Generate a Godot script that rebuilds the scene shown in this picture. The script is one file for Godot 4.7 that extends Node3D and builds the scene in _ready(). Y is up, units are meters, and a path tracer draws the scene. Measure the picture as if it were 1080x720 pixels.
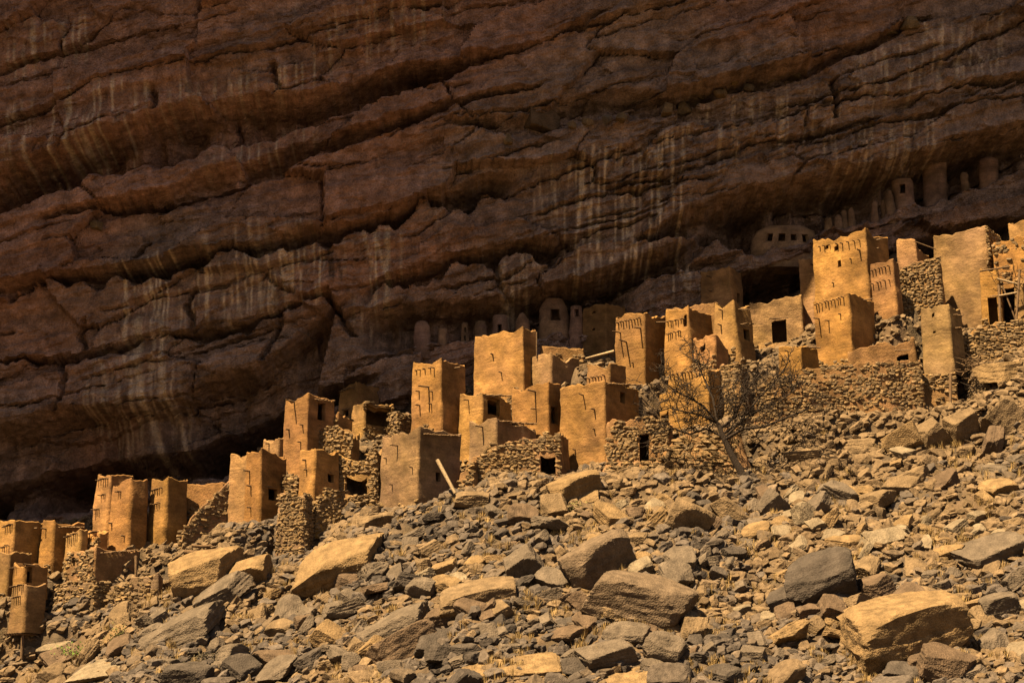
extends Node3D
# A cliff village of mud towers under a great sandstone overhang, above a slope of fallen rock. Units are metres, y is up.

const PITCH := 14.5
const FOV := 23.0
const EYE := Vector3(0, 2, 0)
const DIP := 0.25                       # the rock beds rise towards +x
var sun_dir := Vector3(-0.385, 0.866, 0.32).normalized()

var used := {}
var rng := RandomNumberGenerator.new()
var n_big := FastNoiseLite.new()
var n_mid := FastNoiseLite.new()
var n_fine := FastNoiseLite.new()
var n_cell := FastNoiseLite.new()
var n_joint := FastNoiseLite.new()
var n_block := FastNoiseLite.new()
var n_bed := FastNoiseLite.new()
var mats := {}
var rocks := []                         # shared rock meshes
var peg_mesh: ArrayMesh
var controls := []                      # points the village ground passes through: x, depth, height
var ground_h := PackedFloat32Array()
const GX0 := -64.0
const GD0 := 58.0
const GS := 0.4
const GNX := 321
const GND := 201
var front_line := []
var feats := []
var joints := []
var streaks := []
var zones := []

func _ready():
	rng.seed = 11
	setup_view()
	setup_noise()
	setup_materials()
	setup_rocks()
	setup_cliff()
	plan_village()
	build_ground()
	build_cliff()
	build_village()
	build_cliff_dwellings()
	build_boulders()
	build_small_things()

func setup_view():
	var cam := Camera3D.new()
	cam.name = "camera"
	add_child(cam)
	cam.position = EYE
	cam.rotation_degrees = Vector3(PITCH, 0, 0)
	cam.fov = FOV
	cam.near = 0.5
	cam.far = 1500.0
	cam.current = true
	var sm := ProceduralSkyMaterial.new()
	sm.sky_top_color = Color(0.30, 0.31, 0.34)
	sm.sky_horizon_color = Color(0.53, 0.47, 0.40)
	sm.sky_curve = 0.12
	sm.ground_bottom_color = Color(0.25, 0.18, 0.11)
	sm.ground_horizon_color = Color(0.35, 0.30, 0.24)
	var sky := Sky.new()
	sky.sky_material = sm
	var env := Environment.new()
	env.background_mode = Environment.BG_SKY
	env.sky = sky
	env.background_energy_multiplier = 0.95
	env.tonemap_mode = Environment.TONE_MAPPER_LINEAR
	env.tonemap_exposure = 5.0
	env.sdfgi_enabled = true
	env.ssao_enabled = true
	env.ssil_enabled = true
	var we := WorldEnvironment.new()
	we.name = "world_environment"
	we.environment = env
	add_child(we)
	var sun := DirectionalLight3D.new()
	sun.name = "sun"
	add_child(sun)
	sun.look_at_from_position(sun_dir * 200.0, Vector3.ZERO)
	sun.light_energy = 1.6
	sun.light_color = Color(1.0, 0.88, 0.68)
	sun.light_angular_distance = 0.5
	sun.shadow_enabled = true

func setup_noise():
	for a in [[n_big, 1, 0.06, 4], [n_mid, 2, 0.35, 4], [n_fine, 3, 1.7, 3], [n_bed, 5, 1.0, 3]]:
		var n: FastNoiseLite = a[0]
		n.seed = a[1]
		n.noise_type = FastNoiseLite.TYPE_SIMPLEX_SMOOTH
		n.frequency = a[2]
		n.fractal_type = FastNoiseLite.FRACTAL_FBM
		n.fractal_octaves = a[3]
	n_block.seed = 19
	n_block.noise_type = FastNoiseLite.TYPE_CELLULAR
	n_block.cellular_return_type = FastNoiseLite.RETURN_CELL_VALUE
	n_block.frequency = 1.0
	n_block.fractal_type = FastNoiseLite.FRACTAL_NONE
	n_block.cellular_jitter = 0.75
	n_joint.seed = 19
	n_joint.noise_type = FastNoiseLite.TYPE_CELLULAR
	n_joint.cellular_return_type = FastNoiseLite.RETURN_DISTANCE2_SUB
	n_joint.cellular_jitter = 0.75
	n_joint.frequency = 1.0
	n_joint.fractal_type = FastNoiseLite.FRACTAL_NONE
	n_cell.seed = 9
	n_cell.noise_type = FastNoiseLite.TYPE_CELLULAR
	n_cell.cellular_return_type = FastNoiseLite.RETURN_DISTANCE2_SUB
	n_cell.frequency = 1.0
	n_cell.fractal_type = FastNoiseLite.FRACTAL_NONE

# ---------------------------------------------------------------- helpers

func ray_of(px: float, py: float) -> Vector3:          # direction through a picture point, scaled to depth 1
	var f := 360.0 / tan(deg_to_rad(FOV) * 0.5)
	var a := (px - 540.0) / f
	var b := (360.0 - py) / f
	var c := cos(deg_to_rad(PITCH))
	var s := sin(deg_to_rad(PITCH))
	var deep := c - b * s
	return Vector3(a / deep, (b * c + s) / deep, -1.0)

func at(px: float, py: float, d: float) -> Vector3:
	return EYE + ray_of(px, py) * d

func metres(px: float, py: float, d: float) -> float:   # metres per picture point at that depth
	return at(px + 1.0, py, d).x - at(px, py, d).x

func poly(pts: Array, x: float) -> float:
	if x <= pts[0][0]: return pts[0][1]
	for i in range(1, pts.size()):
		if x <= pts[i][0]:
			var t: float = (x - pts[i - 1][0]) / (pts[i][0] - pts[i - 1][0])
			return lerpf(pts[i - 1][1], pts[i][1], t)
	return pts[-1][1]

func numbered(called: String) -> String:
	if not used.has(called):
		used[called] = 0
		return called
	used[called] += 1
	return "%s_%03d" % [called, used[called]]

func tag(o: Node, label: String, category := "", group := "", kind := ""):
	if label != "": o.set_meta("label", label)
	if category != "": o.set_meta("category", category)
	if group != "": o.set_meta("group", group)
	if kind != "": o.set_meta("kind", kind)

func base(called: String, where: Vector3) -> Node3D:
	var o := Node3D.new()
	o.name = numbered(called)
	add_child(o)
	o.position = where
	return o

func part(called: String, mesh: Mesh, m: Material, parent: Node, tf := Transform3D.IDENTITY) -> MeshInstance3D:
	var o := MeshInstance3D.new()
	o.name = numbered(called) if parent == self else called
	o.mesh = mesh
	o.material_override = m
	o.cast_shadow = GeometryInstance3D.SHADOW_CASTING_SETTING_ON
	parent.add_child(o, true)
	o.transform = tf
	return o

func mesh_of(v: PackedVector3Array, idx: PackedInt32Array, col := PackedColorArray()) -> ArrayMesh:
	var n := PackedVector3Array()
	n.resize(v.size())
	var k := 0
	while k < idx.size():
		var a := idx[k]
		var b := idx[k + 1]
		var c := idx[k + 2]
		var f := (v[c] - v[a]).cross(v[b] - v[a])
		n[a] += f
		n[b] += f
		n[c] += f
		k += 3
	for i in n.size(): n[i] = n[i].normalized() if n[i].length_squared() > 1e-14 else Vector3.UP
	var arr := []
	arr.resize(Mesh.ARRAY_MAX)
	arr[Mesh.ARRAY_VERTEX] = v
	arr[Mesh.ARRAY_NORMAL] = n
	if col.size() == v.size(): arr[Mesh.ARRAY_COLOR] = col
	arr[Mesh.ARRAY_INDEX] = idx
	var m := ArrayMesh.new()
	m.add_surface_from_arrays(Mesh.PRIMITIVE_TRIANGLES, arr)
	return m

func creased(v: PackedVector3Array, idx: PackedInt32Array, keep: float) -> ArrayMesh:   # smooth within a facet, sharp between facets
	var nt := idx.size() / 3
	var fn := PackedVector3Array()
	var round_v := []
	round_v.resize(v.size())
	for i in v.size(): round_v[i] = []
	for t in nt:
		var f := (v[idx[t * 3 + 2]] - v[idx[t * 3]]).cross(v[idx[t * 3 + 1]] - v[idx[t * 3]])
		fn.append(f)
		for e in 3: round_v[idx[t * 3 + e]].append(t)
	var un := PackedVector3Array()
	for f in fn: un.append(f.normalized())
	var vo := PackedVector3Array()
	var no := PackedVector3Array()
	var col := PackedColorArray()
	for t in nt:
		for e in 3:
			var i := idx[t * 3 + e]
			var s := Vector3.ZERO
			for q in round_v[i]:
				if un[q].dot(un[t]) > keep: s += fn[q]
			vo.append(v[i])
			no.append(s.normalized())
			col.append(Color.WHITE)
	var arr := []
	arr.resize(Mesh.ARRAY_MAX)
	arr[Mesh.ARRAY_VERTEX] = vo
	arr[Mesh.ARRAY_NORMAL] = no
	arr[Mesh.ARRAY_COLOR] = col
	var m := ArrayMesh.new()
	m.add_surface_from_arrays(Mesh.PRIMITIVE_TRIANGLES, arr)
	return m

func lin(r: float, g: float, b: float) -> Color:
	return Color(r, g, b).linear_to_srgb()

func gray_texture(layers: Array, lo: float, hi: float) -> ImageTexture:   # layers: seed, frequency, octaves, weight
	var size := 512
	var acc := PackedFloat32Array()
	acc.resize(size * size)
	var total := 0.0
	for l in layers:
		var n := FastNoiseLite.new()
		n.seed = l[0]
		n.noise_type = FastNoiseLite.TYPE_SIMPLEX_SMOOTH
		n.frequency = l[1]
		n.fractal_octaves = l[2]
		var data := n.get_seamless_image(size, size).get_data()
		var w: float = l[3]
		total += w
		for i in data.size(): acc[i] += data[i] * w
	var out := PackedByteArray()
	out.resize(size * size)
	for i in acc.size():
		var q := acc[i] / (255.0 * total)
		q = clampf((q - 0.5) * 1.7 + 0.5, 0.0, 1.0)
		out[i] = int(255.0 * lerpf(lo, hi, q))
	var img := Image.create_from_data(size, size, false, Image.FORMAT_L8, out)
	img.convert(Image.FORMAT_RGB8)
	return ImageTexture.create_from_image(img)

func with_lifts(t: ImageTexture) -> ImageTexture:      # faint level bands where each lift of mud dried
	var n := FastNoiseLite.new()
	n.seed = 61
	n.frequency = 0.03
	n.fractal_octaves = 4
	var long := n.get_seamless_image(64, 512)
	long.resize(512, 512, Image.INTERPOLATE_CUBIC)
	var up := long.get_data()
	var img := t.get_image()
	img.convert(Image.FORMAT_L8)
	var data := img.get_data()
	for i in data.size(): data[i] = int(clampf(data[i] * (0.94 + 0.08 * smoothstep(0.25, 0.75, up[i] / 255.0)), 0.0, 255.0))
	var out := Image.create_from_data(512, 512, false, Image.FORMAT_L8, data)
	out.convert(Image.FORMAT_RGB8)
	return ImageTexture.create_from_image(out)

func surface(colour: Color, tex: Texture2D, bump: Texture2D, cm: float, span: float, vertex_colour: bool, rough := 0.95) -> StandardMaterial3D:
	var m := StandardMaterial3D.new()
	m.albedo_color = colour
	m.albedo_texture = tex
	m.roughness = rough
	m.metallic_specular = 0.25
	m.uv1_triplanar = true
	m.uv1_world_triplanar = true
	m.uv1_scale = Vector3.ONE / span
	if bump != null:
		m.heightmap_enabled = true
		m.heightmap_texture = bump
		m.heightmap_scale = cm
	m.vertex_color_use_as_albedo = vertex_colour
	return m

func setup_materials():
	var mud_t := gray_texture([[21, 0.008, 4, 0.8], [22, 0.05, 3, 0.6], [23, 0.16, 2, 0.45]], 0.60, 1.0)
	var rock_t := gray_texture([[31, 0.01, 5, 1.0], [32, 0.06, 4, 0.7], [33, 0.2, 2, 0.4]], 0.52, 1.0)
	mud_t = with_lifts(mud_t)
	var rough_t := gray_texture([[41, 0.012, 5, 1.0], [42, 0.07, 4, 0.6]], 0.0, 1.0)
	var grain_t := gray_texture([[51, 0.03, 3, 0.6], [52, 0.12, 3, 0.7]], 0.0, 1.0)
	mats.mud = surface(Color.WHITE, mud_t, grain_t, 3.5, 4.0, true)
	mats.cliff = surface(Color.WHITE, rock_t, rough_t, 22.0, 6.0, true)
	mats.soil = surface(Color.WHITE, rock_t, rough_t, 10.0, 4.0, true)
	mats.stone = surface(Color.WHITE, rock_t, rough_t, 5.0, 1.7, true)
	mats.wood = surface(lin(0.16, 0.10, 0.055), mud_t, grain_t, 1.0, 0.6, false)
	mats.pale_wood = surface(lin(0.42, 0.31, 0.19), mud_t, grain_t, 1.0, 0.6, false)
	mats.bark = surface(lin(0.045, 0.032, 0.024), rock_t, rough_t, 2.0, 0.7, false)
	for a in [["tan", 0.180, 0.123, 0.069], ["gold", 0.216, 0.141, 0.069], ["grey", 0.130, 0.100, 0.073], ["dark", 0.073, 0.058, 0.047], ["brown", 0.119, 0.080, 0.051], ["dun", 0.145, 0.103, 0.068], ["pale", 0.206, 0.159, 0.105]]:
		mats["rock_" + a[0]] = surface(lin(a[1], a[2], a[3]), rock_t, rough_t, 8.0, 4.3, false)
	mats.straw = plant_material(Color.WHITE)
	mats.leaf = plant_material(lin(0.10, 0.15, 0.035))

func plant_material(c: Color) -> StandardMaterial3D:
	var m := StandardMaterial3D.new()
	m.albedo_color = c
	m.roughness = 0.9
	m.metallic_specular = 0.2
	m.cull_mode = BaseMaterial3D.CULL_DISABLED
	m.vertex_color_use_as_albedo = true
	return m

# ---------------------------------------------------------------- rocks

func ball(level: int) -> Array:
	var t := (1.0 + sqrt(5.0)) / 2.0
	var v := [Vector3(-1, t, 0), Vector3(1, t, 0), Vector3(-1, -t, 0), Vector3(1, -t, 0), Vector3(0, -1, t), Vector3(0, 1, t), Vector3(0, -1, -t), Vector3(0, 1, -t), Vector3(t, 0, -1), Vector3(t, 0, 1), Vector3(-t, 0, -1), Vector3(-t, 0, 1)]
	for i in v.size(): v[i] = v[i].normalized()
	var f := [0, 5, 11, 0, 1, 5, 0, 7, 1, 0, 10, 7, 0, 11, 10, 1, 9, 5, 5, 4, 11, 11, 2, 10, 10, 6, 7, 7, 8, 1, 3, 4, 9, 3, 2, 4, 3, 6, 2, 3, 8, 6, 3, 9, 8, 4, 5, 9, 2, 11, 4, 6, 10, 2, 8, 7, 6, 9, 1, 8]
	for l in level:
		var mid := {}
		var g := []
		for k in range(0, f.size(), 3):
			var m := []
			for e in 3:
				var a: int = f[k + e]
				var b: int = f[k + (e + 1) % 3]
				var key := mini(a, b) * 100000 + maxi(a, b)
				if not mid.has(key):
					mid[key] = v.size()
					v.append(((v[a] + v[b]) * 0.5).normalized())
				m.append(mid[key])
			g.append_array([f[k], m[0], m[2], f[k + 1], m[1], m[0], f[k + 2], m[2], m[1], m[0], m[1], m[2]])
		f = g
	return [v, f]

func rock_mesh(b: Array, sd: int, planes: int, rough: float, box := 0.5) -> ArrayMesh:
	var r := RandomNumberGenerator.new()
	r.seed = sd
	var cuts := []
	var tilt := Basis.from_euler(Vector3(r.randf_range(-0.25, 0.25), r.randf_range(-0.5, 0.5), r.randf_range(-0.25, 0.25)))
	for ax in [Vector3.RIGHT, Vector3.LEFT, Vector3.UP, Vector3.DOWN, Vector3.FORWARD, Vector3.BACK]:
		var j: Vector3 = ax + Vector3(r.randf_range(-1, 1), r.randf_range(-1, 1), r.randf_range(-1, 1)) * (1.0 - box) * 0.5
		cuts.append([(tilt * j).normalized(), r.randf_range(0.62, 0.8)])
	for k in planes:
		var n := Vector3(r.randfn(), r.randfn(), r.randfn()).normalized()
		cuts.append([n, r.randf_range(0.7, 0.95)])
	var v := PackedVector3Array()
	var off := Vector3(sd * 7.3, sd * 3.1, sd * 1.7)
	for d in b[0]:
		var p: Vector3 = d
		var q := 1.08
		for c in cuts:
			var k: float = p.dot(c[0])
			if k > 0.05: q = minf(q, c[1] / k)
		var w := p * q
		var layer := n_bed.get_noise_2d(w.y * 4.0 + sd * 5.0, w.x * 0.5 + w.z * 0.3)
		q += rough * (n_mid.get_noise_3dv(w * 2.2 + off) * 0.8 + n_fine.get_noise_3dv(w * 2.6 + off) * 0.45 + layer * 0.6)
		v.append(p * q)
	var idx := PackedInt32Array(b[1])
	# wind outwards, clockwise
	var a0 := v[idx[0]]
	if (v[idx[2]] - a0).cross(v[idx[1]] - a0).dot(a0) < 0.0:
		for k in range(0, idx.size(), 3):
			var s := idx[k + 1]
			idx[k + 1] = idx[k + 2]
			idx[k + 2] = s
	return creased(v, idx, 0.93)

func setup_rocks():
	var b3 := ball(3)
	var b4 := ball(4)
	for k in 10: rocks.append(rock_mesh(b3, 100 + k, 4 + k % 4, 0.06, [0.6, 0.4, 0.75][k % 3]))
	for k in 12: rocks.append(rock_mesh(b4, 200 + k, 5 + k % 5, 0.05, [0.7, 0.45, 0.85][k % 3]))
	var v := PackedVector3Array()
	var idx := PackedInt32Array()
	for j in 3:
		for i in 7:
			var a := TAU * i / 7.0
			var w: float = [1.0, 0.92, 0.8][j]
			v.append(Vector3(cos(a) * w, sin(a) * w, j * 0.5))
	for j in 2:
		for i in 7:
			var p := j * 7 + i
			var q := j * 7 + (i + 1) % 7
			idx.append_array([p, p + 7, q + 7, p, q + 7, q])
	v.append(Vector3(0, 0, 1))
	for i in 7: idx.append_array([14 + i, 21, 14 + (i + 1) % 7])
	peg_mesh = mesh_of(v, idx)

func stick(called: String, a: Vector3, b: Vector3, r: float, m: Material, parent: Node) -> MeshInstance3D:
	var z := (b - a)
	var x := z.cross(Vector3.UP if absf(z.normalized().y) < 0.9 else Vector3.RIGHT).normalized()
	var y := z.normalized().cross(x)
	return part(called, peg_mesh, m, parent, Transform3D(Basis(x * r, y * r, z), a))

# ---------------------------------------------------------------- the cliff

func lean(v: float) -> float:                # depth of the bare cliff face at bed height v
	if v < 30.0: return 122.0 + (30.0 - v) * 0.12
	if v < 80.0: return 122.0 - 0.39 * (v - 30.0)
	return 102.5 + (v - 80.0) * 0.9 + maxf(0.0, v - 83.0) * 14.0

func on_lean(px: float, py: float) -> Vector2:
	var d := 117.0
	var p := Vector3.ZERO
	for k in 12:
		p = at(px, py, d)
		var v := p.y - DIP * p.x
		d = lerpf(d, lean(v) - ledges_at(p.x, v), 0.7)
	return Vector2(p.x, p.y - DIP * p.x)

func on_plain(px: float, py: float) -> Vector2:          # the same on the face without its ledges
	var d := 117.0
	var p := Vector3.ZERO
	for k in 8:
		p = at(px, py, d)
		d = lean(p.y - DIP * p.x) + 0.8
	return Vector2(p.x, p.y - DIP * p.x)

func ledges_at(x: float, v: float) -> float:
	var o := 0.0
	for f in column(x): o += step_of(v - f[0], f)
	return o

# f: line, how far the bed above stands out, over what height, gap height, gap depth
func step_of(t: float, f: Array) -> float:
	if t >= 0.0: return f[1] * exp(-t / f[2]) if t < f[2] * 4.0 else 0.0
	var g: float = f[3]
	if t > -g: return f[1] * (1.0 + t / g) - f[4] * smoothstep(-0.02, clampf(g * 0.4, 0.14, 1.0), -t) * (1.0 - smoothstep(g * 0.7, g, -t)) * (1.0 + 0.35 * t / g)
	return 0.0

func ledge(pts: Array, out_by: float, over: float, gap: float, deep: float):
	var w := []
	for q in pts:
		var c := on_lean(q[0], q[1])
		w.append([c.x, c.y])
	feats.append({"p": w, "a": out_by, "ha": over, "g": gap, "d": deep, "x0": w[0][0], "x1": w[-1][0]})

func cave(roof: Array, floor_line: Array, out_by: float, deep: float):     # a hollow between two lines
	var w := []
	var low := []
	for q in roof:
		var c := on_lean(q[0], q[1])
		w.append([c.x, c.y])
	for q in floor_line:
		var c := on_lean(q[0], q[1])
		low.append([c.x, c.y])
	feats.append({"p": w, "low": low, "a": out_by, "ha": 4.0, "g": 1.0, "d": deep, "x0": w[0][0], "x1": w[-1][0]})

func setup_cliff():
	ledge([[0, 74], [30, 62], [80, 48], [110, 20], [125, 5]], 0.5, 3.0, 0.4, 1.8)
	ledge([[-40, 150], [0, 133], [111, 89], [200, 70], [267, 50], [318, 38], [400, 17], [470, 4]], 0.4, 3.0, 0.35, 1.6)
	cave([[-60, 205], [0, 187], [60, 165], [100, 148], [165, 122], [240, 102], [320, 93], [425, 74], [500, 62]], [[-60, 250], [0, 232], [60, 212], [120, 196], [200, 172], [300, 140], [400, 108], [500, 74]], 1.0, 6.5)
	cave([[60, 228], [120, 217], [185, 202], [212, 186], [300, 156], [375, 138], [465, 114], [560, 95]], [[60, 236], [120, 228], [185, 220], [212, 214], [300, 184], [375, 158], [465, 126], [560, 99]], 0.6, 3.6)
	ledge([[-60, 318], [0, 303], [75, 290], [150, 282], [205, 271], [222, 268]], 0.5, 4.0, 1.1, 3.4)
	ledge([[120, 284], [225, 262], [275, 257], [337, 243], [371, 235], [417, 222], [450, 206], [490, 190], [530, 178]], 0.6, 4.0, 1.4, 4.2)
	ledge([[-60, 392], [0, 380], [58, 376], [136, 360], [218, 345], [267, 335], [302, 317], [346, 309], [362, 330]], 0.4, 3.0, 0.7, 2.6)
	cave([[-60, 470], [0, 446], [66, 431], [128, 428], [183, 420], [218, 397], [268, 385], [300, 362], [330, 335], [352, 318]], [[-60, 560], [0, 540], [128, 520], [218, 500], [268, 470], [330, 420], [352, 330]], 0.3, 4.5)
	cave([[-60, 525], [0, 510], [60, 496], [120, 486], [200, 474], [280, 445], [330, 416], [380, 398]], [[-60, 575], [0, 560], [60, 545], [120, 535], [200, 520], [280, 490], [330, 450], [380, 410]], 0.2, 8.5)
	ledge([[395, 294], [416, 289], [435, 281], [487, 263], [520, 256], [560, 251], [590, 252]], 0.5, 3.0, 1.5, 4.5)
	ledge([[440, 245], [500, 215], [540, 200], [604, 176], [645, 168], [693, 154], [773, 135], [860, 112], [905, 100]], 0.25, 2.0, 0.28, 1.4)
	ledge([[640, 194], [690, 188], [740, 178], [783, 153], [811, 150], [860, 139], [920, 126]], 0.3, 2.0, 0.4, 1.6)
	ledge([[570, 220], [591, 213], [613, 207], [645, 203], [700, 195], [740, 190]], 0.4, 2.0, 0.5, 1.9)
	ledge([[470, 300], [540, 285], [590, 262], [640, 240], [700, 226]], 0.2, 2.0, 0.35, 1.4)
	cave([[590, 300], [652, 281], [700, 262], [730, 240], [760, 228]], [[590, 308], [652, 305], [700, 292], [730, 275], [760, 250]], 0.6, 4.5)
	cave([[690, 245], [735, 214], [790, 196], [840, 186], [887, 179], [953, 163], [990, 153], [1080, 133], [1140, 122]], [[690, 255], [735, 262], [790, 267], [840, 264], [872, 248], [900, 240], [945, 224], [1000, 204], [1050, 192], [1080, 182], [1140, 165]], 0.8, 8.5)
	cave([[400, 322], [440, 318], [500, 312], [560, 300], [620, 300], [650, 298]], [[400, 376], [440, 368], [490, 363], [540, 356], [600, 362], [650, 360]], 0.3, 6.0)
	cave([[770, 288], [800, 283], [850, 268], [880, 275], [945, 258], [1000, 240], [1060, 231], [1140, 215]], [[770, 330], [800, 330], [850, 318], [880, 310], [945, 290], [1000, 275], [1060, 262], [1140, 245]], 0.4, 9.0)
	ledge([[400, 72], [467, 63], [530, 55], [580, 40], [630, 12]], 0.3, 2.0, 0.4, 1.6)
	cave([[473, 133], [550, 121], [590, 108], [640, 95], [720, 96], [787, 79], [853, 61], [920, 40], [970, 15]], [[473, 138], [550, 148], [633, 132], [697, 122], [740, 108], [790, 92], [853, 76], [920, 54], [970, 26]], 0.5, 2.2)
	ledge([[830, 107], [907, 93], [960, 75], [997, 58], [1053, 28], [1090, 10]], 0.3, 2.0, 0.35, 1.5)
	ledge([[940, 106], [1020, 88], [1080, 79], [1130, 68]], 0.4, 2.0, 0.55, 1.9)
	ledge([[850, 150], [920, 130], [1000, 112], [1090, 100]], 0.25, 2.0, 0.35, 1.4)
	ledge([[600, 25], [700, 8], [760, -10]], 0.3, 2.0, 0.35, 1.4)
	ledge([[560, 320], [640, 305], [700, 290], [760, 270]], 0.3, 2.0, 0.6, 1.8)
	var r := RandomNumberGenerator.new()
	r.seed = 404
	for k in 36:                                   # lesser partings of the beds
		var px := r.randf_range(-40, 1060)
		var py := r.randf_range(10, 300) if px > 400 else r.randf_range(10, 480)
		if py > 560 - px * 0.32: continue
		var w := r.randf_range(70, 300)
		var rise := r.randf_range(0.2, 0.3)
		ledge([[px, py], [px + w * 0.35, py - w * 0.35 * rise + r.randf_range(-2, 2)], [px + w * 0.7, py - w * 0.7 * rise + r.randf_range(-2, 2)], [px + w, py - w * rise]], r.randf_range(0.1, 0.35), 1.8, r.randf_range(0.14, 0.32), r.randf_range(0.6, 1.3))
	for j in [[[58, 372], [68, 395], [66, 412], [60, 432]], [[88, 335], [82, 350], [92, 372]], [[345, 310], [360, 335], [372, 352]], [[298, 322], [290, 350], [276, 380]], [[205, 300], [196, 318], [204, 345]], [[160, 255], [150, 262], [142, 272]], [[285, 60], [290, 80], [296, 98]], [[160, 95], [166, 110], [165, 122]], [[880, 80], [884, 100], [882, 122]], [[620, 100], [612, 120], [600, 130]], [[520, 270], [528, 300], [540, 320]]]:
		var w := []
		for q in j:
			var c := on_lean(q[0], q[1])
			w.append([c.y, c.x])
		w.reverse()
		joints.append(w)
	# mineral matter left by run-off water, streak by streak as in the photograph: single stains, then bands of fine streaks: x0, x1, y0, y1, strength
	for s in [[[[148, 335], [150, 400], [158, 450], [171, 492]], 7.0, 0.9], [[[171, 350], [176, 410], [188, 455], [199, 486]], 4.5, 0.85], [[[164, 352], [168, 400], [178, 452]], 2.5, 0.5], [[[271, 262], [275, 300], [279, 338]], 3.5, 0.7], [[[300, 264], [306, 290], [311, 312]], 5.0, 0.8], [[[393, 240], [402, 270], [412, 300], [408, 335]], 5.0, 0.7], [[[383, 246], [392, 275], [398, 296]], 3.0, 0.6], [[[344, 256], [350, 280], [352, 306]], 5.0, -0.95], [[[354, 270], [360, 290], [361, 306]], 3.0, -0.9], [[[610, 180], [616, 200], [620, 212]], 3.0, 0.9], [[[618, 215], [625, 240], [634, 255]], 4.0, 0.8], [[[655, 206], [658, 235], [666, 258]], 4.0, 0.7], [[[688, 163], [690, 178], [692, 184]], 3.0, 0.9], [[[722, 138], [724, 148], [726, 158]], 4.0, 0.95], [[[581, 165], [583, 200], [588, 240]], 3.0, 0.55], [[[527, 280], [530, 305], [534, 330]], 7.0, 0.55], [[[548, 255], [562, 275], [576, 295]], 3.0, 0.5], [[[968, 20], [976, 40], [986, 60]], 3.0, 0.7], [[[1022, 45], [1030, 62], [1038, 76]], 2.5, 0.6], [[[302, 40], [306, 60], [314, 84]], 3.0, -0.7], [[[243, 332], [244, 345], [244, 358]], 3.5, 0.55], [[[725, 282], [720, 300], [726, 318]], 6.0, 0.5]]:
		var w := []
		for q in s[0]:
			var c := on_plain(q[0], q[1])
			w.append([c.y + DIP * c.x, c.x])
		w.reverse()
		streaks.append({"p": w, "w": s[1] / 16.0 * 0.8, "s": s[2]})
	for z in [[128, 205, 272, 340, 0.7], [205, 345, 258, 335, 0.6], [368, 420, 243, 345, 0.5], [600, 720, 150, 292, 0.75], [0, 140, 95, 188, 0.4], [140, 340, 70, 125, 0.4], [515, 565, 272, 345, 0.45], [740, 890, 85, 175, 0.35], [565, 600, 185, 255, 0.3], [200, 330, 238, 262, 0.5], [860, 1000, 120, 190, 0.3], [900, 1060, 20, 110, 0.35], [0, 110, 20, 80, 0.3], [330, 480, 0, 70, 0.25], [95, 190, 340, 470, 0.3], [690, 740, 275, 330, 0.4], [220, 330, 120, 180, 0.3]]:
		var c0 := on_plain(z[0], z[3])
		var c1 := on_plain(z[1], z[2])
		zones.append([c0.x, c1.x, c0.y, c1.y, z[4]])

func column(x: float) -> Array:              # what the ledges do along one upright line of the cliff
	var out := []
	for f in feats:
		if x < f.x0 - 2.0 or x > f.x1 + 2.0: continue
		var fade := smoothstep(f.x0 - 2.0, f.x0 + 1.5, x) * (1.0 - smoothstep(f.x1 - 1.5, f.x1 + 2.0, x))
		if fade <= 0.0: continue
		var own: float = f.p[0][1] * 13.0 + f.d * 17.0
		var wob := n_mid.get_noise_2d(x * 0.3, own) * 0.35 + n_mid.get_noise_2d(x * 1.6, own) * 0.08
		var line := poly(f.p, x)
		var g: float = f.g * clampf(0.75 + 1.5 * n_mid.get_noise_2d(x * 0.55, own + 40.0), 0.12, 1.7)
		if f.has("low"): g = maxf(0.2, (line - poly(f.low, x)) * (1.0 + 0.25 * n_mid.get_noise_2d(x * 0.6, own + 40.0)))
		var vary := 0.85 + 0.6 * n_mid.get_noise_2d(x * 0.5, own + 77.0)
		out.append([line + wob, f.a * fade * vary, f.ha, maxf(g, 0.15), f.d * fade * vary])
	return out

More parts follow.
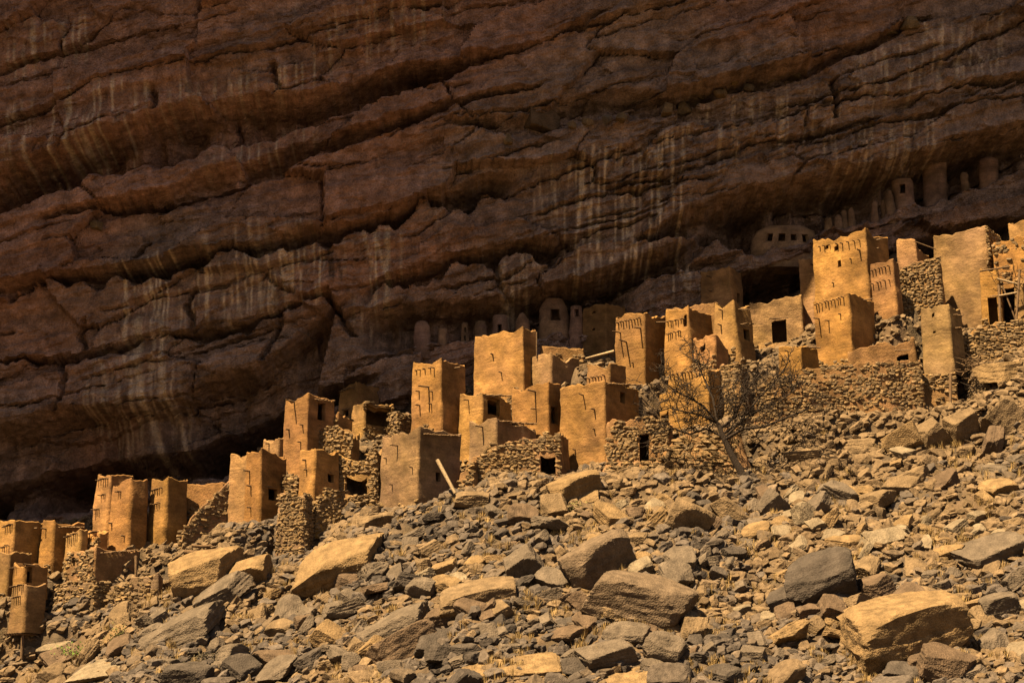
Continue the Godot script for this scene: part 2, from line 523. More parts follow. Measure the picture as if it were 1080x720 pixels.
func stand_out(x: float, v: float, col: Array) -> float:
	var o := 0.0
	for f in col:
		o += step_of(v - f[0], f)
	var warp := n_big.get_noise_2d(x * 0.5, v * 0.5) * 0.9
	var s := v + warp
	var bed := n_bed.get_noise_2d(x * 0.02, s * 0.24)
	o += (smoothstep(-0.1, 0.0, bed) + smoothstep(0.25, 0.33, bed) - 0.7) * 0.22
	var rough := smoothstep(-0.1, 0.45, n_big.get_noise_2d(x * 0.9 + 200.0, v * 1.6)) * (0.55 + 0.45 * smoothstep(-8.0, 12.0, x))
	var bed2 := n_bed.get_noise_2d(x * 0.07 + 50.0, s * 0.9)
	o += (smoothstep(-0.05, 0.1, bed2) - 0.5) * 0.2 * rough
	var bed3 := n_bed.get_noise_2d(x * 0.2 + 90.0, s * 2.6)
	o += (smoothstep(-0.1, 0.15, bed3) - 0.5) * 0.1 * rough
	var wx := n_mid.get_noise_2d(x * 0.8, v * 0.8) * 0.55
	var wv := n_mid.get_noise_2d(x * 0.3 + 70.0, v * 0.9) * 0.35
	o += n_block.get_noise_2d((x + wx) * 0.11, (s + wv) * 0.3) * 0.95
	o += n_block.get_noise_2d((x + wx * 0.4) * 0.33 + 40.0, (s + wv * 0.5) * 0.85) * (0.14 + 0.34 * rough)
	o += n_block.get_noise_2d((x + wx * 0.2) * 0.9 + 80.0, (s + wv * 0.3) * 2.2) * 0.18 * rough
	var joint := n_joint.get_noise_2d((x + wx) * 0.11, (s + wv) * 0.3)
	o -= (1.0 - smoothstep(-1.0, -0.965, joint)) * 0.7 * smoothstep(0.02, 0.3, n_mid.get_noise_2d(x * 0.3 + 11.0, v * 0.4))
	var cut2 := n_cell.get_noise_2d(x * 0.42 + 80.0 + n_mid.get_noise_2d(v, x) * 0.3, s * 0.8)
	o -= (1.0 - smoothstep(-1.0, -0.93, cut2)) * 0.16 * rough
	o += n_mid.get_noise_3d(x * 0.3, v * 0.4, 3.0) * 0.6
	o += n_mid.get_noise_3d(x * 1.3, v * 2.6, 13.0) * 0.11
	o += n_fine.get_noise_3d(x * 0.9, v * 1.3, 7.0) * (0.06 + 0.12 * rough)
	for j in joints:
		if v > j[0][0] and v < j[-1][0]:
			var jx := poly(j, v)
			var q := absf(x - jx + n_fine.get_noise_2d(v, 4.0) * 0.25)
			if q < 0.5: o -= 0.9 * (1.0 - smoothstep(0.05, 0.3, q))
	return o

func cliff_depth(x: float, y: float) -> float:
	var v := y - DIP * x
	return lean(v) - (stand_out(x, v, column(x)) if v < 68.0 else 0.0)

func cliff_hit(px: float, py: float) -> Vector3:   # where a line of sight meets the rock
	var d := 104.0
	while d < 128.0:
		var p := at(px, py, d)
		if cliff_depth(p.x, p.y) <= d: return p
		d += 0.12
	return at(px, py, 120.0)

func build_cliff():
	var xs := PackedFloat32Array()
	var x := -43.0
	while x <= 43.0:
		xs.append(x)
		x += 0.14
	var step := 0.5
	x = 43.5
	while x < 190.0:
		xs.append(x)
		xs.insert(0, -x)
		step *= 1.12
		x += step
	var vs := PackedFloat32Array()
	for a in [[10.0, 25.0, 0.5], [25.0, 66.0, 0.115], [66.0, 80.0, 0.7], [80.0, 84.0, 0.5], [84.0, 90.0, 1.5]]:
		var q: float = a[0]
		while q < a[1] - 0.001:
			vs.append(q)
			q += a[2]
	var nx := xs.size()
	var nv := vs.size()
	var pos := PackedVector3Array()
	pos.resize(nx * nv)
	var colr := PackedColorArray()
	colr.resize(nx * nv)
	for i in nx:
		var cx := xs[i]
		var near := absf(cx) < 46.0
		var col := column(cx)
		for j in nv:
			var v := vs[j]
			var d := lean(v)
			if v < 68.0: d -= stand_out(cx, v, col) if near else n_mid.get_noise_2d(cx * 0.3, v) * 0.8
			d -= (0.8 + 1.0 * (1.0 - smoothstep(-14.0, -5.0, cx))) * smoothstep(63.0, 74.0, v) * (1.0 - smoothstep(80.0, 83.0, v))  # unseen brow pushed further out so its shadow covers the ledges below
			if v >= 68.0: d -= n_big.get_noise_2d(cx, v) * 1.5
			var y := v + DIP * clampf(cx, -80.0, 80.0)
			if near and v < 67.0:
				var q := Vector3(cx, y, d)
				y += n_mid.get_noise_3dv(q * 1.1) * 0.2 + n_fine.get_noise_3dv(q * 0.7) * 0.16
				d += n_mid.get_noise_3d(cx * 1.5 + 60.0, y * 1.5, d * 1.5) * 0.12
			pos[i * nv + j] = Vector3(cx, y, -d)
			colr[i * nv + j] = rock_colour(cx, v, y) if near and v < 67.0 else Color(0.29, 0.19, 0.125)
	# every little facet keeps its own flat face, as broken rock does
	var fv := PackedVector3Array()
	var fn := PackedVector3Array()
	var fc := PackedColorArray()
	var idx := PackedInt32Array()
	var count := (nx - 1) * (nv - 1)
	fv.resize(count * 4)
	fn.resize(count * 4)
	fc.resize(count * 4)
	idx.resize(count * 6)
	var k := 0
	for i in nx - 1:
		for j in nv - 1:
			var p := i * nv + j
			var q := p + nv
			var n := (pos[q + 1] - pos[p]).cross(pos[p + 1] - pos[q]).normalized()
			var s := k * 4
			fv[s] = pos[p]
			fv[s + 1] = pos[p + 1]
			fv[s + 2] = pos[q + 1]
			fv[s + 3] = pos[q]
			fc[s] = colr[p]
			fc[s + 1] = colr[p + 1]
			fc[s + 2] = colr[q + 1]
			fc[s + 3] = colr[q]
			for e in 4: fn[s + e] = n
			idx[k * 6] = s
			idx[k * 6 + 1] = s + 1
			idx[k * 6 + 2] = s + 2
			idx[k * 6 + 3] = s
			idx[k * 6 + 4] = s + 2
			idx[k * 6 + 5] = s + 3
			k += 1
	var arr := []
	arr.resize(Mesh.ARRAY_MAX)
	arr[Mesh.ARRAY_VERTEX] = fv
	arr[Mesh.ARRAY_NORMAL] = fn
	arr[Mesh.ARRAY_COLOR] = fc
	arr[Mesh.ARRAY_INDEX] = idx
	var m := ArrayMesh.new()
	m.add_surface_from_arrays(Mesh.PRIMITIVE_TRIANGLES, arr)
	var o := part("cliff", m, mats.cliff, self)
	tag(o, "overhanging brown sandstone cliff with dipping beds and pale run-off stains", "cliff", "", "structure")

func rock_colour(x: float, v: float, y: float) -> Color:
	var red := Color(0.36, 0.202, 0.15)
	var dun := Color(0.285, 0.195, 0.158)
	var pale := Color(0.78, 0.62, 0.48)
	var varnish := Color(0.105, 0.075, 0.06)
	var warp := n_big.get_noise_2d(x * 0.5, v * 0.5) * 0.9
	var q := smoothstep(-0.35, 0.4, n_big.get_noise_2d(x * 0.5 + 40.0, v * 0.9) + (v - 47.0) * 0.035 - x * 0.008)
	var c := dun.lerp(red, q)
	var bed := n_bed.get_noise_2d(x * 0.03 + 7.0, (v + warp) * 0.5)
	c = c * (1.0 + bed * 0.4 + n_mid.get_noise_2d(x * 0.9, v * 1.4) * 0.35 + n_fine.get_noise_2d(x * 1.2, v * 1.8) * 0.3)
	var sway := n_mid.get_noise_2d(x * 0.4, y * 0.25) * 0.25
	var fine := n_bed.get_noise_2d((x + sway) * 2.3, y * 0.07) * (0.6 + 0.8 * smoothstep(-0.3, 0.4, n_mid.get_noise_2d(x * 0.9, y * 0.3))) + 0.5 * n_bed.get_noise_2d((x + sway) * 8.5 + 30.0, y * 0.13)
	var patch := n_mid.get_noise_2d(x * 0.35, y * 0.5)
	c = c.lerp(pale, clampf(smoothstep(0.25, 0.75, fine) * smoothstep(0.0, 0.4, patch) * 0.14, 0.0, 1.0))
	for band in zones:
		if x < band[0] - 0.8 or x > band[1] + 0.8 or v < band[2] - 1.5 or v > band[3] + 0.8: continue
		var w := smoothstep(band[0] - 0.8, band[0] + 0.6, x) * (1.0 - smoothstep(band[1] - 0.6, band[1] + 0.8, x)) * smoothstep(band[2] - 1.5, band[2] + 1.0, v + fine) * (1.0 - smoothstep(band[3] - 0.4, band[3] + 0.8, v + sway * 3.0))
		c = c.lerp(pale, w * minf(1.0, band[4] * 1.6) * smoothstep(0.04, 0.5, fine))
	for s in streaks:
		if y < s.p[0][0] or y > s.p[-1][0]: continue
		var q2: float = absf(x - poly(s.p, y) + sway * 0.6) / s.w
		if q2 > 1.2: continue
		var e := smoothstep(s.p[0][0], s.p[0][0] + 0.6, y) * (1.0 - smoothstep(s.p[-1][0] - 0.3, s.p[-1][0], y))
		var g: float = (1.0 - smoothstep(0.35, 1.1, q2 + fine * 0.3)) * e * (0.75 + 0.4 * n_fine.get_noise_2d(x * 2.0, y * 0.4))
		c = c.lerp(pale, clampf(g * s.s, 0.0, 1.0)) if s.s > 0.0 else c.lerp(varnish, clampf(-g * s.s, 0.0, 1.0))
	c.a = 1.0
	return c

# ---------------------------------------------------------------- the ground

var near_controls := {}

func ground_raw(x: float, d: float) -> float:
	var yf := poly(front_line, x)
	var slope := yf - 0.62 * (104.0 - d) + n_mid.get_noise_2d(x * 0.5, d * 0.5) * 0.7 + n_big.get_noise_2d(x * 1.5, d * 1.5) * 0.8
	var y := slope
	if d > 100.5:
		var sw := 0.0
		var sy := 0.0
		for c in near_controls.get(int(floor(x / 4.0)), controls):
			var dx: float = c[0] - x
			var dd: float = c[1] - d
			var q := dx * dx + dd * dd * 1.3 + 0.05
			var w := 1.0 / (q * q)
			sw += w
			sy += w * c[2]
		y = lerpf(slope, sy / sw, smoothstep(100.5, 104.0, d))
	var plain := n_mid.get_noise_2d(x * 0.2, d * 0.2) * 0.25
	return maxf(y, plain)

func ground(x: float, d: float) -> float:
	var gx := clampf((x - GX0) / GS, 0.0, GNX - 1.001)
	var gd := clampf((d - GD0) / GS, 0.0, GND - 1.001)
	var i := int(gx)
	var j := int(gd)
	var fx := gx - i
	var fd := gd - j
	var k := i * GND + j
	return lerpf(lerpf(ground_h[k], ground_h[k + 1], fd), lerpf(ground_h[k + GND], ground_h[k + GND + 1], fd), fx)

func ground_hit(px: float, py: float) -> Vector3:
	var d := 60.0
	while d < 126.0:
		var p := at(px, py, d)
		if ground(p.x, d) >= p.y: return p
		d += 0.1
	return at(px, py, 110.0)

func build_ground():
	var line := [[-300, 770], [-100, 735], [0, 706], [40, 700], [75, 680], [110, 655], [165, 622], [200, 602], [250, 594], [290, 594], [330, 588], [400, 556], [440, 545], [480, 530], [500, 516], [590, 508], [640, 496], [710, 494], [760, 500], [800, 490], [900, 475], [940, 474], [980, 464], [1030, 446], [1080, 420], [1280, 330], [1500, 240]]
	for q in line:
		var p := at(q[0], q[1], 104.0)
		front_line.append([p.x, p.y])
		controls.append([p.x, 103.0, p.y - 0.62])
	for q in [[-300, 650], [-100, 600], [0, 575], [100, 550], [200, 525], [300, 470], [400, 425], [460, 392], [540, 378], [640, 374], [740, 345], [850, 305], [950, 268], [1080, 240], [1280, 180], [1500, 110]]:
		var p := at(q[0], q[1], 122.0)
		controls.append([p.x, 122.0, p.y])
		controls.append([p.x, 125.0, p.y + 0.5])
	for cell in range(-18, 18):
		var near := []
		for c in controls:
			if absf(c[0] - (cell * 4.0 + 2.0)) < 9.0: near.append(c)
		if near.size() > 3: near_controls[cell] = near
	ground_h.resize(GNX * GND)
	for i in GNX:
		for j in GND: ground_h[i * GND + j] = ground_raw(GX0 + i * GS, GD0 + j * GS)
	var v := PackedVector3Array()
	var col := PackedColorArray()
	var idx := PackedInt32Array()
	for i in GNX:
		for j in GND:
			var x := GX0 + i * GS
			var d := GD0 + j * GS
			v.append(Vector3(x, ground_h[i * GND + j] + n_fine.get_noise_2d(x, d) * 0.12, -d))
			var c := Color(0.13, 0.087, 0.05).lerp(Color(0.092, 0.067, 0.044), smoothstep(-0.3, 0.4, n_mid.get_noise_2d(x * 0.6 + 20.0, d * 0.6)))
			col.append(c * (1.0 + 0.35 * n_fine.get_noise_2d(x * 0.7, d * 0.7)))
			if i < GNX - 1 and j < GND - 1:
				var p := i * GND + j
				idx.append_array([p, p + 1, p + GND + 1, p, p + GND + 1, p + GND])
	var o := part("talus_slope", mesh_of(v, idx, col), mats.soil, self)
	tag(o, "steep ochre slope of earth and broken stone below the village", "slope", "", "structure")
	# the plain in front, out past the camera
	v = PackedVector3Array()
	col = PackedColorArray()
	idx = PackedInt32Array()
	var zs := [-58.6, -40.0, -10.0, 40.0, 150.0, 600.0]
	var xs := [-700.0, -200.0, -60.0, 0.0, 60.0, 200.0, 700.0]
	for i in xs.size():
		for j in zs.size():
			v.append(Vector3(xs[i], -0.12, zs[j]))
			col.append(Color(0.12, 0.10, 0.055))
			if i < xs.size() - 1 and j < zs.size() - 1:
				var p: int = i * zs.size() + j
				idx.append_array([p, p + zs.size() + 1, p + 1, p, p + zs.size(), p + zs.size() + 1])
	o = part("ground", mesh_of(v, idx, col), mats.soil, self)
	tag(o, "flat sandy plain at the foot of the slope", "ground", "", "structure")

# ---------------------------------------------------------------- mud buildings

const TONES := {"clay": [0.225, 0.14, 0.092], "gold": [0.262, 0.137, 0.045], "tan": [0.225, 0.126, 0.05], "red": [0.215, 0.12, 0.058], "grey": [0.205, 0.129, 0.063], "pale": [0.275, 0.163, 0.07], "dun": [0.160, 0.106, 0.061], "brown": [0.141, 0.086, 0.045]}
var plans := []

# x: picture columns of the far left end, the near corner and the far right end of the top; y: rows of the corner's top and foot
func plan(called: String, label: String, category: String, x: Array, y: Array, d: float, o := {}):
	o.called = called
	o.label = label
	o.category = category
	var ph := deg_to_rad(o.get("ph", 40.0))
	var top := at(x[1], y[0], d)
	var foot := at(x[1], y[1], d)
	var m := metres(x[1], (y[0] + y[1]) * 0.5, d)
	var e := atan2(top.y - EYE.y, d)
	o.x = x
	o.y = y
	o.mp = m
	o.e = e
	o.ph_r = ph
	o.W = maxf(0.5, (x[1] - x[0]) * m / cos(ph))
	o.D = o.get("deep", maxf(0.5, (x[2] - x[1]) * m / sin(ph)))
	o.ax = Vector3(-cos(ph), 0, -sin(ph))
	o.bx = Vector3(sin(ph), 0, -cos(ph))
	o.sink = o.get("sink", 0.7)
	o.H0 = top.y - foot.y
	o.H = o.H0 + o.sink
	o.org = Vector3(top.x, foot.y - o.sink, -d)
	if o.get("ctl", true):
		var q: Vector3 = o.org
		var deep := minf(o.D, 3.0)
		var nw := int(ceil(o.W / 1.0))
		for k in nw + 1:
			for s in [-0.7, 0.0, deep * 0.6]:
				var p: Vector3 = q + o.ax * o.W * k / nw + o.bx * s
				controls.append([p.x, -p.z, foot.y - (0.4 if s < 0.0 else 0.0) + (0.2 if s > 0.0 else 0.0)])
		for s in [0.5, 1.0]:
			var p: Vector3 = q - o.ax * 0.3 + o.bx * deep * s
			controls.append([p.x, -p.z, foot.y])
	plans.append(o)

func on_face(o: Dictionary, face: int, px: float, py: float) -> Vector2:   # picture point to (along the face, height above the sunk foot)
	var ph: float = o.ph_r
	var run: float = (o.x[1] - px) if face == 0 else (px - o.x[1])
	var drop: float = (tan(ph) if face == 0 else 1.0 / tan(ph)) * sin(o.e) * run
	var c: float = run * o.mp / (cos(ph) if face == 0 else sin(ph))
	return Vector2(c, o.H - (py - o.y[0] - drop) * o.mp / cos(o.e))

func face_point(o: Dictionary, face: int, c: float, t: float) -> Transform3D:   # z points out of the wall, x along it
	var out: Vector3 = -o.bx if face == 0 else -o.ax
	var along: Vector3 = o.ax if face == 0 else o.bx
	var k: float = o.get("k", 0.03)
	var p: Vector3 = along * c + Vector3(0, t, 0) + out * k * maxf(0.0, o.H - t)
	var wp: Vector3 = o.org + p
	p += out * wall_noise(wp, o.get("amp", 0.075)) + o.get("tip", Vector3.ZERO) * pow(minf(t / o.H, 1.0), 2.0)
	return Transform3D(Basis(Vector3.UP.cross(out).normalized(), Vector3.UP, out), p)

func wall_noise(p: Vector3, amp: float) -> float:
	return n_mid.get_noise_3dv(p * 0.8) * amp * 1.7 + n_fine.get_noise_3dv(p * 1.2) * amp * 0.55

func marks(a: Array) -> PackedFloat32Array:
	a.sort()
	var out := PackedFloat32Array()
	for q in a:
		if out.is_empty() or q - out[-1] > 0.03: out.append(q)
	return out

func rect_ring(o: Dictionary, holes: Array) -> Array:
	var W: float = o.W
	var D: float = o.D
	var r: float = minf(o.get("r", 0.13), minf(W, D) * 0.3)
	var per := []
	var sides := [[W, Vector2(0, 0), Vector2(1, 0), Vector2(0, -1), 0, false], [D, Vector2(W, 0), Vector2(0, 1), Vector2(1, 0), 2, false], [W, Vector2(W, D), Vector2(-1, 0), Vector2(0, 1), 3, false], [D, Vector2(0, D), Vector2(0, -1), Vector2(-1, 0), 1, true]]
	for s in sides:
		var L: float = s[0]
		var cs := [r, L - r]
		var n := int(ceil((L - 2 * r) / 0.24))
		for k in range(1, n): cs.append(r + (L - 2 * r) * k / n)
		for h in holes:
			if h[0] == s[4]:
				for e in [h[1], h[2]]:
					var q: float = clampf(e, r + 0.02, L - r - 0.02)
					cs.append(L - q if s[5] else q)
		for c in marks(cs):
			per.append([s[1] + s[2] * c, s[3], s[4], (L - c) if s[5] else c])
		var cc: Vector2 = s[1] + s[2] * (L - r) - s[3] * r
		for a in [0.33, 0.67]:
			var dir: Vector2 = (s[3] * cos(a * PI / 2) + s[2] * sin(a * PI / 2))
			per.append([cc + dir * r, dir, 9, 0.0])
	return per

func round_ring(W: float, D: float, holes: Array) -> Array:       # face 0 runs round the whole body, measured from the side that faces the camera
	var per := []
	var cs := []
	for k in 28: cs.append(TAU * k / 28.0)
	for h in holes:
		cs.append(fposmod(h[1], TAU))
		cs.append(fposmod(h[2], TAU))
	for a in marks(cs):
		var dir := Vector2(-sin(a), -cos(a))
		per.append([Vector2(W * 0.5 - sin(a) * W * 0.5, D * 0.5 - cos(a) * D * 0.5), dir, 0, a])
	return per

func shell(o: Dictionary, per: Array, holes: Array) -> Array:
	var H: float = o.H
	var k: float = o.get("k", 0.03)
	var amp: float = o.get("amp", 0.075)
	var prof: Array = o.get("prof", [])
	var mid := Vector2(o.W * 0.5, o.D * 0.5)
	var ts := [0.0, H]
	var n := int(ceil(H / 0.26))
	for q in range(1, n): ts.append(H * q / n)
	for h in holes:
		ts.append(clampf(h[3], 0.02, H - 0.05))
		ts.append(clampf(h[4], 0.05, H - 0.04))
	for q in prof: ts.append(q[0] * H)
	var rings := marks(ts)
	rings[rings.size() - 1] = H
	var np := per.size()
	var nr := rings.size()
	var v := PackedVector3Array()
	var col := PackedColorArray()
	var tone: Array = TONES[o.get("m", "gold")]
	var own := RandomNumberGenerator.new()
	own.seed = int(absf(o.org.x * 131.0) + absf(o.org.z * 977.0) + absf(o.org.y * 31.0))
	var hue := own.randf_range(0.87, 1.1)
	var fade := own.randf() * own.randf() * 0.5         # some houses are older and greyer
	tone = [lerpf(tone[0], 0.205, fade), lerpf(tone[1], 0.132, fade), lerpf(tone[2], 0.066, fade)]
	tone = [tone[0], tone[1] * own.randf_range(0.97, 1.03), tone[2] * own.randf_range(0.92, 1.12)]
	var idx := PackedInt32Array()
	var horn: float = o.get("horn", 0.12)
	var ragged: float = o.get("rag", 0.08)
	var tp: Array = o.get("tp", [])
	var tp1: Array = o.get("tp1", [])
	var tops := PackedFloat32Array()
	var bites := []                                    # places where the rim has crumbled
	for q in own.randi_range(1, 3): bites.append([Vector2(own.randf() * o.W, 0) if own.randf() < 0.6 else Vector2(0, own.randf() * o.D), own.randf_range(0.08, 0.34), own.randf_range(0.28, 0.7)])
	for i in np:
		var p: Vector2 = per[i][0]
		var wp: Vector3 = o.org + o.ax * p.x + o.bx * p.y
		var off := 0.0
		if prof.is_empty():
			var near := minf(minf(p.length(), (p - Vector2(o.W, 0)).length()), minf((p - Vector2(0, o.D)).length(), (p - Vector2(o.W, o.D)).length()))
			off = horn * exp(-near / 0.35) + n_mid.get_noise_2d(wp.x * 3.0, wp.z * 3.0) * ragged * 2.0 + n_fine.get_noise_2d(wp.x * 2.0, wp.z * 2.0) * ragged
			for q in bites: off -= q[1] * exp(-pow((p - q[0]).length() / q[2], 2.0))
			if not tp.is_empty(): off += poly(tp, p.x / o.W)
			if not tp1.is_empty(): off += poly(tp1, p.y / o.D) * (1.0 - p.x / o.W)
		tops.append(off)
	var tip := Vector3(n_fine.get_noise_3dv(o.org * 3.1), 0, n_fine.get_noise_3dv(o.org * 2.3 + Vector3(9, 9, 9))) * (0.032 * H if prof.is_empty() else 0.08 * H)
	o.tip = tip
	for i in np:
		for j in nr:
			var t := rings[j]
			var p: Vector2 = per[i][0]
			var nn: Vector2 = per[i][1]
			if prof.is_empty(): p += nn * k * (H - t)
			else: p = mid + (p - mid) * poly(prof, t / H)
			var y := t + tops[i] * (t / H if tp.size() + tp1.size() > 0 else pow(t / H, 4.0))
			var n3: Vector3 = o.ax * nn.x + o.bx * nn.y
			var q: Vector3 = o.ax * p.x + o.bx * p.y + Vector3(0, y, 0)
			var wp: Vector3 = o.org + q
			q += n3 * wall_noise(wp, amp) + tip * (t / H) * (t / H)
			v.append(q)
			var g := hue * (1.0 + 0.34 * n_mid.get_noise_3dv(wp * 0.8) + 0.26 * n_fine.get_noise_3dv(wp * Vector3(0.7, 1.3, 0.7)))
			var patch := smoothstep(0.12, 0.22, n_mid.get_noise_3dv(wp * 0.55 + Vector3(70, 0, 30))) * 0.3 - smoothstep(0.15, 0.25, n_mid.get_noise_3dv(wp * 0.7 + Vector3(170, 0, 30))) * 0.2
			g *= 1.0 + patch
			col.append(Color(tone[0] * g, tone[1] * g, tone[2] * g * (1.0 + 0.3 * n_mid.get_noise_3dv(wp * 0.5))))
	var skip := func(i: int, j: int) -> int:
		var a: Array = per[i]
		var b: Array = per[(i + 1) % np]
		if a[2] != b[2]: return -1
		var c: float = (a[3] + b[3]) * 0.5
		if not prof.is_empty() and i == np - 1: c = (a[3] + TAU) * 0.5
		var t: float = (rings[j] + rings[j + 1]) * 0.5
		for h in holes.size():
			var q: Array = holes[h]
			var lo: float = q[1]
			var hi: float = q[2]
			var inside := c > lo and c < hi
			if not prof.is_empty() and lo < 0.0: inside = c > lo + TAU or c < hi
			if q[0] == a[2] and inside and t > q[3] and t < q[4]: return h
		return -1
	for i in np:
		var i2 := (i + 1) % np
		for j in nr - 1:
			var a := i * nr + j
			var b := i2 * nr + j
			if skip.call(i, j) < 0:
				idx.append_array([a, b, b + 1, a, b + 1, a + 1])
				continue
			# sides of the opening, going into the wall
			var nn: Vector2 = per[i][1]
			var into: Vector3 = -(o.ax * nn.x + o.bx * nn.y) * 0.32
			var edges := []
			if skip.call((i + np - 1) % np, j) < 0: edges.append([a, a + 1])
			if skip.call(i2, j) < 0: edges.append([b + 1, b])
			if j == 0 or skip.call(i, j - 1) < 0: edges.append([b, a])
			if j == nr - 2 or skip.call(i, j + 1) < 0: edges.append([a + 1, b + 1])
			for e in edges:
				var s := v.size()
				for q in [v[e[0]], v[e[1]], v[e[1]] + into, v[e[0]] + into]:
					v.append(q)
					col.append(col[e[0]])
				idx.append_array([s, s + 1, s + 2, s, s + 2, s + 3])
	var body := mesh_of(v, idx, col)
	if prof.is_empty() or o.get("open_top", false):
		idx = PackedInt32Array()
		var rim_v := v
		var rim_c := col
		v = PackedVector3Array()
		col = PackedColorArray()
		var par: float = o.get("par", 0.35)
		var thick: float = minf(0.24, minf(o.W, o.D) * 0.3)
		var s := v.size()
		for i in np:
			var nn: Vector2 = per[i][1]
			var n3: Vector3 = o.ax * nn.x + o.bx * nn.y
			if not prof.is_empty(): n3 = (o.ax * (per[i][0].x - mid.x) + o.bx * (per[i][0].y - mid.y)).normalized()
			var q := rim_v[i * nr + nr - 1]
			for w in [q, q - n3 * thick * 0.25 + Vector3(0, 0.05, 0), q - n3 * thick * 0.8 + Vector3(0, 0.04, 0), q - n3 * thick, q - n3 * (thick + 0.03) - Vector3(0, par, 0)]:
				v.append(w)
				col.append(rim_c[i * nr + nr - 1])
		for i in np:
			var i2 := (i + 1) % np
			for j in 4:
				var a := s + i * 5 + j
				var b := s + i2 * 5 + j
				idx.append_array([a, b, b + 1, a, b + 1, a + 1])
		var c := v.size()
		var sum := Vector3.ZERO
		for i in np: sum += v[s + i * 5 + 4]
		v.append(sum / np)
		col.append(Color(tone[0], tone[1], tone[2]))
		var s2 := v.size()
		for i in np:
			v.append(v[s + i * 5 + 4])
			col.append(rim_c[i * nr + nr - 1])
		for i in np: idx.append_array([s2 + i, s2 + (i + 1) % np, c])
		return [body, mesh_of(v, idx, col)]
	return [body]

func build(o: Dictionary) -> Node3D:
	var root := base(o.called, o.org)
	tag(root, o.label, o.category, o.get("g", ""), "thing")
	var holes := []
	for h in o.get("ho", []):
		var a := on_face(o, h[0], h[1], h[4])
		var b := on_face(o, h[0], h[3], h[2])
		holes.append([h[0], minf(a.x, b.x), maxf(a.x, b.x), minf(a.y, b.y), maxf(a.y, b.y)])
	var made := shell(o, rect_ring(o, holes), holes)
	part("wall", made[0], mats.mud, root)
	part("roof", made[1], mats.mud, root)
	for h in holes:                                             # wooden lintel over each opening
		if h[2] - h[1] > 0.45:
			var f := face_point(o, h[0], (h[1] + h[2]) * 0.5, h[4] + 0.06)
			var half: float = (h[2] - h[1]) * 0.5 + 0.16
			stick("lintel", f.origin - f.basis.x * half - f.basis.z * 0.04, f.origin + f.basis.x * half - f.basis.z * 0.04, 0.065, mats.wood, root)
	for s in o.get("pg", []):                                   # a row of short wooden pegs: face, x0, x1, y0, y1, number
		for q in int(s[5]):
			var w := (q + 0.5 + rng.randf_range(-0.2, 0.2)) / float(s[5])
			peg(o, root, s[0], lerpf(s[1], s[2], w), lerpf(s[3], s[4], w), rng.randf_range(0.2, 0.36), 0.05, "peg")
	for s in o.get("sp", []):                                   # longer water spouts: face, x, y, length
		peg(o, root, s[0], s[1], s[2], s[3], 0.06, "water_spout")
	for s in o.get("bm", []):                                   # ends of the roof beams: face, x0, x1, y0, y1, number
		for q in int(s[5]):
			var w := (q + 0.5 + rng.randf_range(-0.25, 0.25)) / float(s[5])
			peg(o, root, s[0], lerpf(s[1], s[2], w), lerpf(s[3], s[4], w), rng.randf_range(0.15, 0.4), 0.055, "roof_beam")
	for s in o.get("st", []): stones(o, root, s[0], holes, s[1])
	if o.get("st", []).is_empty() and o.get("ctl", true) and rng.randf() < 0.5:      # the foot where rain has washed the plaster off
		stones(o, root, 0, holes, 0.62, o.sink + rng.randf_range(0.4, 1.1))
	return root

func peg(o: Dictionary, root: Node3D, face: int, px: float, py: float, length: float, r: float, called: String):
	var c := on_face(o, face, px, py)
	var f := face_point(o, face, c.x, c.y)
	var dir := (f.basis.z + Vector3(rng.randf_range(-0.12, 0.12), rng.randf_range(-0.16, 0.04), rng.randf_range(-0.12, 0.12))).normalized()
	stick(called, f.origin - f.basis.z * 0.15, f.origin + dir * length, r * rng.randf_range(0.8, 1.15), mats.wood, root)

